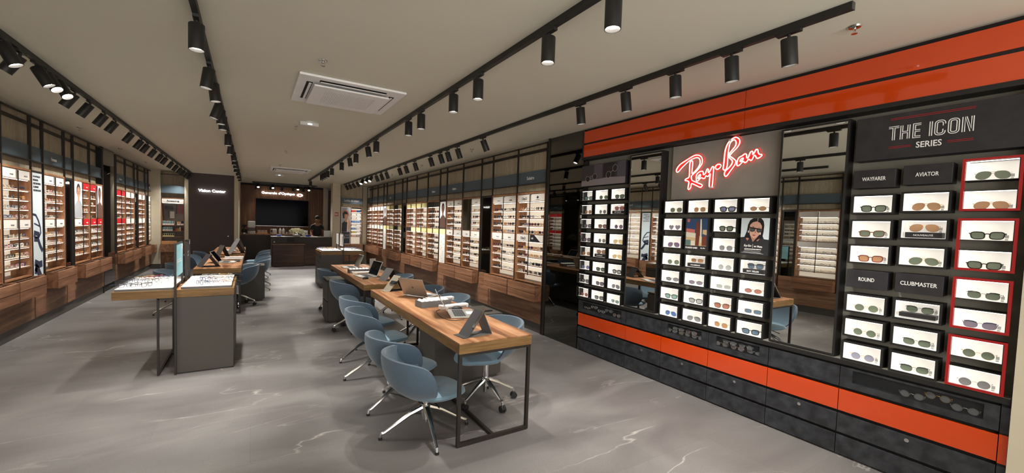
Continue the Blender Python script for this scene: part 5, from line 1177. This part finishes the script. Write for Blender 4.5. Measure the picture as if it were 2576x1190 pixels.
for i in range(7): box_thing('bottle_box', 'box', 'teal topped pack, %s from left on the upper accessory shelf' % ORD[i], G1, (x0+.03+i*.038, x0+.063+i*.038, YB+.04, YB+.10, 1.271, 1.385), M['white'], plain('teal_pack', '2d6b70', .5))
for i in range(6): box_thing('bottle_box', 'box', 'teal topped pack, %s from left on the middle accessory shelf' % ORD[i], G1, (x0+.03+i*.038, x0+.063+i*.038, YB+.04, YB+.10, 1.101, 1.205), M['white'], plain('teal_pack', '2d6b70', .5))
for i in range(6): box_thing('lens_cloth_box', 'box', 'beige pack, %s from left on the lowest accessory shelf' % ORD[i], G1, (x0+.03+i*.045, x0+.071+i*.045, YB+.04, YB+.10, .931, 1.02), M['yel'], M['ink'])
for i, (c, h_) in enumerate((('c03a30', .07), ('d8a52a', .07), ('f0eee8', .11), ('7c1f2a', .11))):
    q = MB().cyl((x0+.34+i*.045, YB+.06, 1.101), (x0+.34+i*.045, YB+.06, 1.101+h_), .016, 12); o = mk('spray_bottle', q.mesh('spray_bottle', plain('bottle_%d' % i, c, .4), True)); tag(o, {0: 'short red', 1: 'short yellow', 2: 'tall white', 3: 'tall wine red'}[i]+' spray bottle on the middle accessory shelf', 'bottle', 'spray bottles')
for i, (xx, zz, w, h_, m) in enumerate(((x0+.06, 1.72, .09, .12, 'greyd'), (x0+.17, 1.72, .09, .12, 'greyd'), (x0+.06, 1.47, .10, .20, 'grey'), (x0+.20, 1.47, .10, .20, 'offw'), (x0+.30, 1.6, .03, .28, 'brown'), (x0+.37, 1.62, .03, .26, 'redf'), (x0+.44, 1.6, .03, .26, 'redf'), (x0+.48, 1.64, .02, .22, 'greyd'))):
    o = T('hanging_pack', '%s hanging accessory pack from the left on the hooks' % ORD[i], 'pack', (xx, YB+.2, zz), 0, 'packs hanging in the accessory unit')
    wpart('card', MB().box(xx-w/2+.03, xx+w/2+.03, YB+.2, YB+.21, zz, zz+h_), M[m], o); wpart('hook', MB().box(xx+.028, xx+.032, YB+.15, YB+.28, zz+h_, zz+h_+.004), M['steel'], o)
box_thing('picture_card', 'card', 'small white card with an orange figure on the upper accessory shelf', G1, (x1-.18, x1-.10, YB+.05, YB+.06, 1.271, 1.37), M['white'], M['amber'])
box_thing('picture_card', 'card', 'small white card with a black figure on the upper accessory shelf', G1, (x1-.09, x1-.02, YB+.05, YB+.06, 1.271, 1.40), M['white'], M['ink'])
box_thing('wood_box', 'box', 'pale wooden box with two dark holes on the accessory drawer', G1, (x0+.02, x0+.36, YB-.10, YB+.1, .721, .80), M['amber'])
# wood slatted wall, screen, sign
t = T('slatted_wall_panel', 'vertical slatted walnut panelling behind the desk', 'wall panel', (1.0, TVY, 0))
wpart('panel', MB().box(-.35, 2.46, TVY, TVY+.06, 0, 2.76), M['slatl'], t)
trim(MB().box(-.35, 2.46, TVY+.06, 18.1, 0, CE), M['blackm']); trim(MB().box(2.46, 2.64, TVY, 18.1, 0, CE), M['beige']); trim(MB().box(2.64, 2.80, TVY-.05, 18.1, 0, 2.75), M['brown'], 'dark narrow door at the back right')
trim(MB().box(2.80, 3.86, 15.6, 18.1, 0, CE), M['beige']); trim(MB().box(2.392, 2.645, 15.2, 15.6, 0, CE), M['beige'], 'pale column right of the desk'); trim(MB().box(3.39, 3.86, 15.54, 15.7, 0, CE), M['beige'])
t = T('wall_screen', 'large black television screen on the slatted wood wall', 'television', (1.02, TVY, 1.26))
wpart('bezel', MB().box(.12, 1.925, TVY-.06, TVY-.001, 1.262, 2.292), M['black'], t, bev=.004); wpart('screen', MB().box(.135, 1.91, TVY-.063, TVY-.0605, 1.285, 2.28), M['tvs'], t)
wpart('lower_edge', MB().box(.12, 1.925, TVY-.064, TVY-.0605, 1.262, 1.276), M['steel'], t)
t = T('wall_lettering', 'glowing white lettering with an eye emblem above the television', 'sign', (1.02, TVY-.05, 2.5))
wtext('Generale d’Optique', '-Y', (.872, TVY-.06, 2.502), 1.11, .115, LT, t, depth=.03, bold=.02)
def ell3(cx, cz, rx, rz_, y, m, nm, n=24):
    wpart(nm, MB().extr([(cx+rx*math.cos(2*PI*i/n), y, cz+rz_*math.sin(2*PI*i/n)) for i in range(n)], (0, .006, 0)), m, t)
ell3(1.607, 2.49, .108, .058, TVY-.05, LT, 'eye_shape'); ell3(1.607, 2.485, .042, .042, TVY-.058, emit('red_iris', 'e0584a', 1.6), 'iris'); ell3(1.607, 2.49, .015, .015, TVY-.066, M['ink'], 'pupil', 12)
# back counter
t = T('back_counter', 'dark back counter with a wooden top under the television', 'counter', (.95, 17.6, 0))
wpart('body', MB().box(-.345, 2.2, 17.32, TVY-.001, 0, .94), M['counter'], t); wpart('top', MB().box(-.345, 2.2, 17.30, TVY-.001, .94, .975), M['drawer'], t, label='lighter wooden top')
for xx in (.1, .55): wpart('door_gap', MB().box(xx, xx+.006, 17.318, 17.321, .02, .93), M['blackm'], t)
# reception desk
t = T('reception_desk', 'dark reception desk with a lower wood fronted section', 'reception desk', (1.45, 15.6, 0))
wpart('body', MB().box(.56, 2.385, 15.2, 15.75, .02, .945), M['counter'], t); wpart('top', MB().box(.54, 2.385, 15.18, 15.80, .945, .972), M['counter'], t, bev=.003)
wpart('lower_unit', MB().box(.59, 1.50, 15.06, 15.199, .02, .72), M['darkwood'], t, label='dark wood front'); wpart('lower_top', MB().box(.57, 1.52, 15.04, 15.199, .72, .74), M['drawer'], t); wpart('right_front', MB().box(1.52, 2.38, 15.185, 15.199, .03, .70), M['darkwood'], t)
wpart('emblem', MB().extr([(.61, 15.195, .78), (.66, 15.195, .78), (.635, 15.195, .83)], (0, .004, 0)), M['wink'], t)
wpart('screen_back', MB().box(1.0, 1.22, 15.185, 15.199, .80, .94), M['rubber'], t)
# person behind the desk
def person(x, y):
    t = T('person', 'person in a black shirt with short dark hair looking down behind the desk', 'person', (x, y, 0))
    V = [(0, 0, .95), (0, 0, 1.12), (0, -.01, 1.30), (0, -.02, 1.415), (0, -.04, 1.465), (0, -.085, 1.535), (0, -.11, 1.60),
         (.10, -.01, 1.375), (.168, -.01, 1.335), (.20, -.05, 1.12), (.20, -.22, .985), (-.10, -.01, 1.375), (-.168, -.01, 1.335), (-.20, -.05, 1.12), (-.20, -.22, .985),
         (.09, .0, .86), (.10, .0, .48), (.10, .02, .06), (.10, -.09, .03), (-.09, .0, .86), (-.10, .0, .48), (-.10, .02, .06), (-.10, -.09, .03)]
    Ed = [(0, 1), (1, 2), (2, 3), (3, 4), (4, 5), (5, 6), (2, 7), (7, 8), (8, 9), (9, 10), (2, 11), (11, 12), (12, 13), (13, 14), (0, 15), (15, 16), (16, 17), (17, 18), (0, 19), (19, 20), (20, 21), (21, 22)]
    Rd = [.120, .112, .125, .065, .052, .082, .070, .07, .056, .043, .031, .07, .056, .043, .031, .09, .06, .045, .04, .09, .06, .045, .04]
    def skin(nm, V, Ed, Rd, mat, parent, lvl=2):
        me = bpy.data.meshes.new(nm); me.from_pydata([(a+x, b+y, c) for a, b, c in V], Ed, []); me.materials.append(mat)
        o = mk(nm, me, None); md = o.modifiers.new('skin', 'SKIN'); md.use_smooth_shade = True
        if not me.skin_vertices: me.attributes.new('skin', 'FLOAT', 'POINT')
        sk = me.skin_vertices[0].data
        for i, r in enumerate(Rd): sk[i].radius = (r, r*(.72 if nm in ('body', 'shirt') and i in (0, 1, 2, 7, 11) else 1))
        sk[0].use_root = True
        s = o.modifiers.new('sub', 'SUBSURF'); s.levels = lvl; s.render_levels = lvl
        dg = bpy.context.evaluated_depsgraph_get(); m2 = bpy.data.meshes.new_from_object(o.evaluated_get(dg)); bpy.data.objects.remove(o)
        for p in m2.polygons: p.use_smooth = True
        if not m2.materials: m2.materials.append(mat)
        q = mk(nm, m2, parent); q.matrix_local = Matrix.Translation(-wl(parent)); return q
    try:
        skin('body', V, Ed, Rd, M['skin'], t)
        skin('shirt', [(0, 0, .90)]+[V[i] for i in (1, 2, 7, 8, 11, 12)]+[(.198, -.04, 1.17), (-.198, -.04, 1.17), (0, -.012, 1.41)], [(0, 1), (1, 2), (2, 3), (3, 4), (2, 5), (5, 6), (4, 7), (6, 8), (2, 9)], [.155, .145, .155, .075, .062, .080, .068, .054, .054, .07], M['shirt'], t)
        skin('trousers', [V[0], V[15], V[16], V[17], V[19], V[20], V[21]], [(0, 1), (1, 2), (2, 3), (0, 4), (4, 5), (5, 6)], [.142, .10, .072, .055, .10, .072, .055], M['blackm'], t, 1)
        for sgn in (-1, 1):   # hands: palm with five fingers
            hv = [(.20*sgn, -.235, .985), (.195*sgn, -.275, .983)]; he = [(0, 1)]; hr = [.030, .030]
            for k, (dx, ln) in enumerate(((-.024, .058), (-.008, .068), (.009, .064), (.024, .050))):
                n = len(hv); hv += [(.195*sgn+dx, -.295, .984), (.195*sgn+dx*1.2, -.295-ln*.6, .986), (.195*sgn+dx*1.25, -.295-ln, .979)]; he += [(1, n), (n, n+1), (n+1, n+2)]; hr += [.010, .009, .008]
            n = len(hv); hv += [(.195*sgn-.036*sgn, -.265, .984), (.195*sgn-.058*sgn, -.292, .980)]; he += [(0, n), (n, n+1)]; hr += [.011, .009]
            skin('hand', hv, he, hr, M['skin'], t, 1)
    except Exception as ex: print('person', ex)
    hd = MB()
    hr_ = MB().lathe([(.01, .088), (.045, .082), (.072, .055), (.080, .02), (.076, -.03), (.03, -.05)], (x, y-.058, 1.618), 20, 0, .95, 1.02); 
    o = wpart('hair', hr_, M['hair'], t, smooth=True)
    wpart('ear', MB().lathe([(.002, -.02), (.010, -.01), (.012, .008), (.004, .02)], (x+.079, y-.09, 1.555), 8), M['skin'], t, smooth=True); wpart('ear', MB().lathe([(.002, -.02), (.010, -.01), (.012, .008), (.004, .02)], (x-.079, y-.09, 1.555), 8), M['skin'], t, smooth=True)
    wpart('nose', MB().extr([(x-.012, y-.175, 1.525), (x+.012, y-.175, 1.525), (x, y-.168, 1.565)], (0, -.016, -.004)), M['skin'], t)
    for sgn in (-1, 1): wpart('eye', MB().lathe([(.001, -.006), (.010, 0), (.001, .006)], (x+.028*sgn, y-.168, 1.562), 8), M['wink'], t); wpart('eyebrow', MB().box(x+.028*sgn-.016, x+.028*sgn+.016, y-.182, y-.172, 1.578, 1.584), M['hair'], t)
    wpart('mouth', MB().box(x-.02, x+.02, y-.172, y-.162, 1.492, 1.498), M['redf'], t, label='closed mouth')
person(2.02, 16.12)
# things on the counters
ZC = .9725
def flowers(x, y):
    t = T('flower_arrangement', 'large cream flower arrangement in a low bowl on the desk', 'flowers', (x, y, ZC))
    wpart('bowl', MB().lathe([(.01, 0), (.07, 0), (.12, .05), (.125, .07), (.11, .07), (.01, .03)], (x, y, ZC), 20), M['white'], t, smooth=True)
    fm = MB(); lm = MB(); random.seed(3)
    for i in range(60):
        a = random.uniform(0, 2*PI); el = random.uniform(.05, 1.45); r = random.uniform(.8, 1)
        c = Vector((x+.26*r*math.cos(a)*math.cos(el), y+.17*r*math.sin(a)*math.cos(el), ZC+.09+.18*r*math.sin(el)))
        for k in range(7):
            b = 2*PI*k/7; fm.quad([c, c+Vector((.028*math.cos(b), -.012, .028*math.sin(b))), c+Vector((.040*math.cos(b+.4), -.022, .040*math.sin(b+.4))), c+Vector((.028*math.cos(b+.8), -.012, .028*math.sin(b+.8)))])
    for i in range(46):
        a = random.uniform(0, 2*PI); el = random.uniform(-.15, .9); c = Vector((x+.27*math.cos(a)*math.cos(el), y+.18*math.sin(a)*math.cos(el), ZC+.07+.16*math.sin(el)))
        d = Vector((math.cos(a), math.sin(a), .5)).normalized()*.09; s_ = Vector((-math.sin(a), math.cos(a), .2))*.018
        lm.quad([c, c+d*.5+s_, c+d, c+d*.5-s_])
    o = wpart('blossoms', fm, M['petal'], t); o['kind'] = 'stuff'; o = wpart('leaves', lm, M['leafg'], t); o['kind'] = 'stuff'
flowers(1.30, 15.5)
def bowl(x, y, label, z=ZC): 
    q = MB().lathe([(.01, 0), (.055, 0), (.075, .03), (.08, .05), (.07, .05), (.01, .015)], (x, y, z), 20); o = mk('dish', q.mesh('dish', M['cobalt'], True)); tag(o, label, 'dish', 'cobalt blue dishes')
bowl(.775, 15.4, 'round cobalt blue dish at the left of the desk'); bowl(1.64, 15.4, 'round cobalt blue dish near the person at the desk')
for i, (a, b, y) in enumerate(((.60, .95, 15.32), (1.5, 1.95, 15.32))):
    q = MB().box(a, b, y, y+.15, ZC, ZC+.008); o = mk('paper_stack', q.mesh('paper_stack', M['tex'])); tag(o, 'flat white papers on the desk, '+('left of the flowers' if i == 0 else 'before the person'), 'papers')
t = T('display_case', 'pale framed panel standing on the right end of the desk', 'panel', (2.25, 15.4, ZC)); wpart('panel', MB().box(2.145, 2.355, 15.35, 15.37, ZC, 1.20), M['offw'], t); wpart('frame', MB().box(2.357, 2.366, 15.34, 15.38, ZC, 1.205).box(2.145, 2.366, 15.34, 15.38, 1.20, 1.209), M['bronze'], t)
t = T('white_box', 'white monitor back standing on the desk right of the flowers', 'monitor', (1.58, 15.6, ZC)); wpart('panel', MB().box(1.50, 1.66, 15.58, 15.61, ZC+.02, 1.18), M['offw'], t, bev=.004); wpart('foot', MB().box(1.54, 1.62, 15.55, 15.64, ZC, ZC+.02), M['offw'], t)
ZB = .9755
t = T('coffee_machine', 'small black and silver coffee maker at the left of the back counter', 'coffee maker', (-.22, 17.55, ZB))
wpart('base', MB().lathe([(.01, 0), (.09, 0), (.09, .03), (.07, .05), (.01, .05)], (-.22, 17.55, ZB), 20), M['steel'], t, smooth=True); wpart('jug', MB().lathe([(.01, .05), (.07, .05), (.085, .10), (.07, .16), (.01, .16)], (-.22, 17.55, ZB), 20), M['rubber'], t, smooth=True); wpart('head', MB().box(-.29, -.15, 17.5, 17.6, ZB+.24, ZB+.33).box(-.235, -.205, 17.58, 17.61, ZB+.1, ZB+.25), M['rubber'], t, bev=.01)
t = T('water_dispenser', 'white rounded countertop machine with a grey middle', 'machine', (.02, 17.55, ZB))
wpart('lower', MB().lathe([(.01, 0), (.12, 0), (.13, .04), (.12, .10), (.01, .10)], (0.0, 17.55, ZB), 20), M['offw'], t, smooth=True); wpart('middle', MB().box(-.10, .10, 17.48, 17.62, ZB+.10, ZB+.22), M['grey'], t, bev=.02); wpart('upper', MB().box(-.12, .12, 17.44, 17.64, ZB+.22, ZB+.46), M['offw'], t, bev=.03)
t = T('glass_stand', 'pale wooden stand holding a row of small glasses', 'stand', (.33, 17.5, ZB)); wpart('tray', MB().box(.17, .52, 17.42, 17.58, ZB, ZB+.05), M['amber'], t)
for i in range(7):
    q = MB().cyl((.21+i*.045, 17.5, ZB+.051), (.21+i*.045, 17.5, ZB+.14), .010, 10); o = mk('test_glass', q.mesh('test_glass', M['acw'], True)); tag(o, 'thin upright glass, %s from left in the pale wooden stand' % ORD[i], 'glass', 'small glasses in the wooden stand')
t = T('coffee_pot', 'white flask jug with dark handle on the back counter', 'jug', (.72, 17.5, ZB)); wpart('flask', MB().lathe([(.01, 0), (.07, 0), (.07, .16), (.05, .2), (.01, .2)], (.74, 17.5, ZB), 18), M['offw'], t, smooth=True); wpart('handle', MB().tube([(.68, 17.45, ZB+.18), (.61, 17.45, ZB+.17), (.61, 17.45, ZB+.04), (.68, 17.45, ZB+.03)], .016, False, 8), M['offw'], t, smooth=True); wpart('lid', MB().cyl((.74, 17.5, ZB+.2), (.74, 17.5, ZB+.23), .05, 16), M['rubber'], t)
for i, xx in enumerate((.92, 1.03)):
    q = MB().lathe([(.01, 0), (.042, 0), (.044, .15), (.03, .19), (.014, .21), (.014, .24), (.01, .24)], (xx, 17.5, ZB), 16); o = mk('spray_bottle', q.mesh('spray_bottle', M['offw'], True)); tag(o, 'white bottle with a narrow neck on the back counter, '+('left' if i == 0 else 'right')+' of the pair', 'bottle', 'white bottles on the back counter')
for i in range(4):
    q = MB().lathe([(.01, 0), (.028, 0), (.036, .08), (.032, .08), (.01, .02)], (1.14+i*.075, 17.5, ZB), 14); o = mk('cup', q.mesh('cup', M['offw'], True)); tag(o, 'small white cup, %s from left beside the white bottles' % ORD[i], 'cup', 'white cups on the back counter')
for i in range(4):
    q = MB().lathe([(.01, 0), (.03, 0), (.032, .05), (.01, .05)], (1.15+i*.072, 17.62, ZB), 14); q2 = MB().lathe([(.01, 0.0), (.03, 0), (.032, .14), (.01, .14)], (1.15+i*.072, 17.64, ZB), 14); o = mk('jar', q2.mesh('jar', M['greyd'], True)); tag(o, 'dark jar, %s from left behind the white cups' % ORD[i], 'jar', 'dark jars behind the cups')
t = T('gift_box', 'navy blue box with a small gold emblem on the back counter', 'box', (1.52, 17.5, ZB)); wpart('carton', MB().box(1.42, 1.62, 17.45, 17.55, ZB, ZB+.2), plain('navy_carton', '1c2a52', .5), t, bev=.003); wpart('emblem', MB().box(1.505, 1.535, 17.448, 17.4499, ZB+.08, ZB+.13), M['yel'], t); wpart('ribbon', MB().box(1.42, 1.62, 17.448, 17.4499, ZB+.185, ZB+.2), M['wink'], t)
# contact lens niche, right back
y = 15.2
t = T('lens_shelf', 'contact lens shelf unit in the right corner under a slate sign band', 'shelf unit', (3.02, y, 0)); x0, x1 = 2.66, 3.385
wpart('carcass', MB().box(x0, x0+.014, y, y+.3, .49, 2.06).box(x1-.014, x1, y, y+.3, .49, 2.06).box(x0, x1, y, y+.3, 2.045, 2.06).box(3.0, 3.012, y+.02, y+.3, .74, 2.045), M['niche'], t)
wpart('back_panel', MB().box(x0, x1, y+.28, y+.3, .74, 2.045), M['cream'], t); wpart('drawer', MB().box(x0, x1, y-.10, y+.3, .49, .74), M['drawer'], t); wpart('base_panel', MB().box(x0, x1, y+.02, y+.3, .14, .49), M['drawer'], t); wpart('plinth', MB().box(x0, x1, y+.01, y+.3, 0, .14), M['taupe'], t)
fb = wpart('fascia', MB().box(x0, x1, y, y+.05, 2.17, 2.36), M['blue'], t); wtext('Lentilles de contact', '-Y', (3.02, y-.002, 2.27), .50, .075, M['wink'], fb, bold=.01)
wpart('upper_panel', MB().box(x0, x1, y+.15, y+.2, 2.36, CE), M['upper'], t); wpart('frame_post', MB().box(x0-.012, x0, y-.01, y+.01, 0, 2.8), M['bronze'], t); wpart('frame_post', MB().box(x1, x1+.012, y-.01, y+.01, 0, 2.8), M['bronze'], t)
wpart('header', MB().box(3.02, x1-.02, y+.005, y+.012, 1.985, 2.04), M['blackm'], t)
for k in range(8): z = 1.88-k*.125; sh = wpart('shelf', MB().box(3.012, x1-.014, y+.01, y+.28, z-.01, z), M['niche'], t); wpart('led_strip', MB().box(3.03, x1-.03, y+.014, y+.022, z+.103, z+.107), M['led'], t)
for k in range(8):
    for j in range(2):
        z = 1.88-k*.125; c = [['c0503c', '274a86'], ['f4f1e8', 'e9f4f2'], ['f4f1e8', 'ffffff'], ['5b8fd0', '7aa6dc'], ['f4f1e8', 'ffffff'], ['78a9dd', 'f4f1e8'], ['e8e08c', 'ffffff'], ['f1c6c0', 'a9a49c']][k][j]
        b = (3.03+j*.175, 3.03+j*.175+.145, y+.03, y+.12, z+.0005, z+.062); o = box_thing('lens_box', 'box', 'contact lens carton, %s on the %s shelf down' % (('left', 'right')[j], ORD[k]), 'cartons in the contact lens unit', b, plain('carton_'+c, c, .5))
t = T('poster_panel', 'tall portrait poster of a person with a raised arm, right back corner', 'poster', (2.83, y-.01, .75)); wpart('board', MB().box(2.675, 2.985, y-.012, y-.002, .745, 2.03), M['white'], t)
wpart('lower_print', MB().box(2.69, 2.97, y-.014, y-.0125, .76, 1.17), plain('print_slate', '2b3238', .5), t)
wpart('small_print', MB().box(2.72, 2.945, y-.0155, y-.0142, 1.05, 1.062).box(2.735, 2.80, y-.0155, y-.0142, .93, 1.02).box(2.82, 2.95, y-.0155, y-.0142, .955, .962).box(2.82, 2.95, y-.0155, y-.0142, .98, .987), M['wink'], t)
mb = MB(); pm = [plain('print_pale_room', 'a9b0b8', .5), plain('print_black_top', '26272b', .5), plain('print_warm_skin', 'b98466', .5), plain('print_hair_dark', '2a211f', .5), plain('print_pale_scarf', 'dfd0c6', .5)]
def P3(pts, m, d): mb.extr([(2.83+px*.28, y-.0135-d, 1.6+pz*.85) for px, pz in pts], (0, -.0005, 0), m)
P3([(-.5, -.5), (.5, -.5), (.5, .5), (-.5, .5)], 0, 0); P3([(-.5, -.5), (.25, -.5), (.2, -.12), (-.05, -.02), (-.45, -.15)], 1, .001); P3([(-.12, -.1), (.12, -.1), (.15, .12), (-.1, .12)], 2, .0015)
P3([(-.35, .05), (.2, .05), (.3, .2), (.15, .33), (-.2, .35), (-.4, .25)], 3, .002); P3([(-.18, .22), (.22, .22), (.24, .08), (.12, -.03), (-.05, -.02), (-.18, .08)], 2, .0025)
P3([(-.45, .32), (-.1, .42), (.3, .34), (.5, .15), (.44, .12), (.2, .30), (-.1, .37), (-.45, .25)], 2, .003); P3([(.12, -.5), (.32, -.5), (.34, -.02), (.2, .02)], 4, .003); P3([(.3, -.4), (.48, -.4), (.5, -.05), (.3, .06)], 2, .0035)
wpart('print', mb, pm, t)
t = T('fire_notice', 'small red fire safety notice on the pale column right of the desk', 'sign', (2.52, 15.19, 1.69)); wpart('plate', MB().box(2.465, 2.575, 15.193, 15.199, 1.69, 1.84), M['redh'], t); wpart('symbol', MB().box(2.48, 2.505, 15.190, 15.1925, 1.74, 1.81).box(2.525, 2.55, 15.190, 15.1925, 1.74, 1.81).box(2.48, 2.56, 15.190, 15.1925, 1.70, 1.712), M['wink'], t)
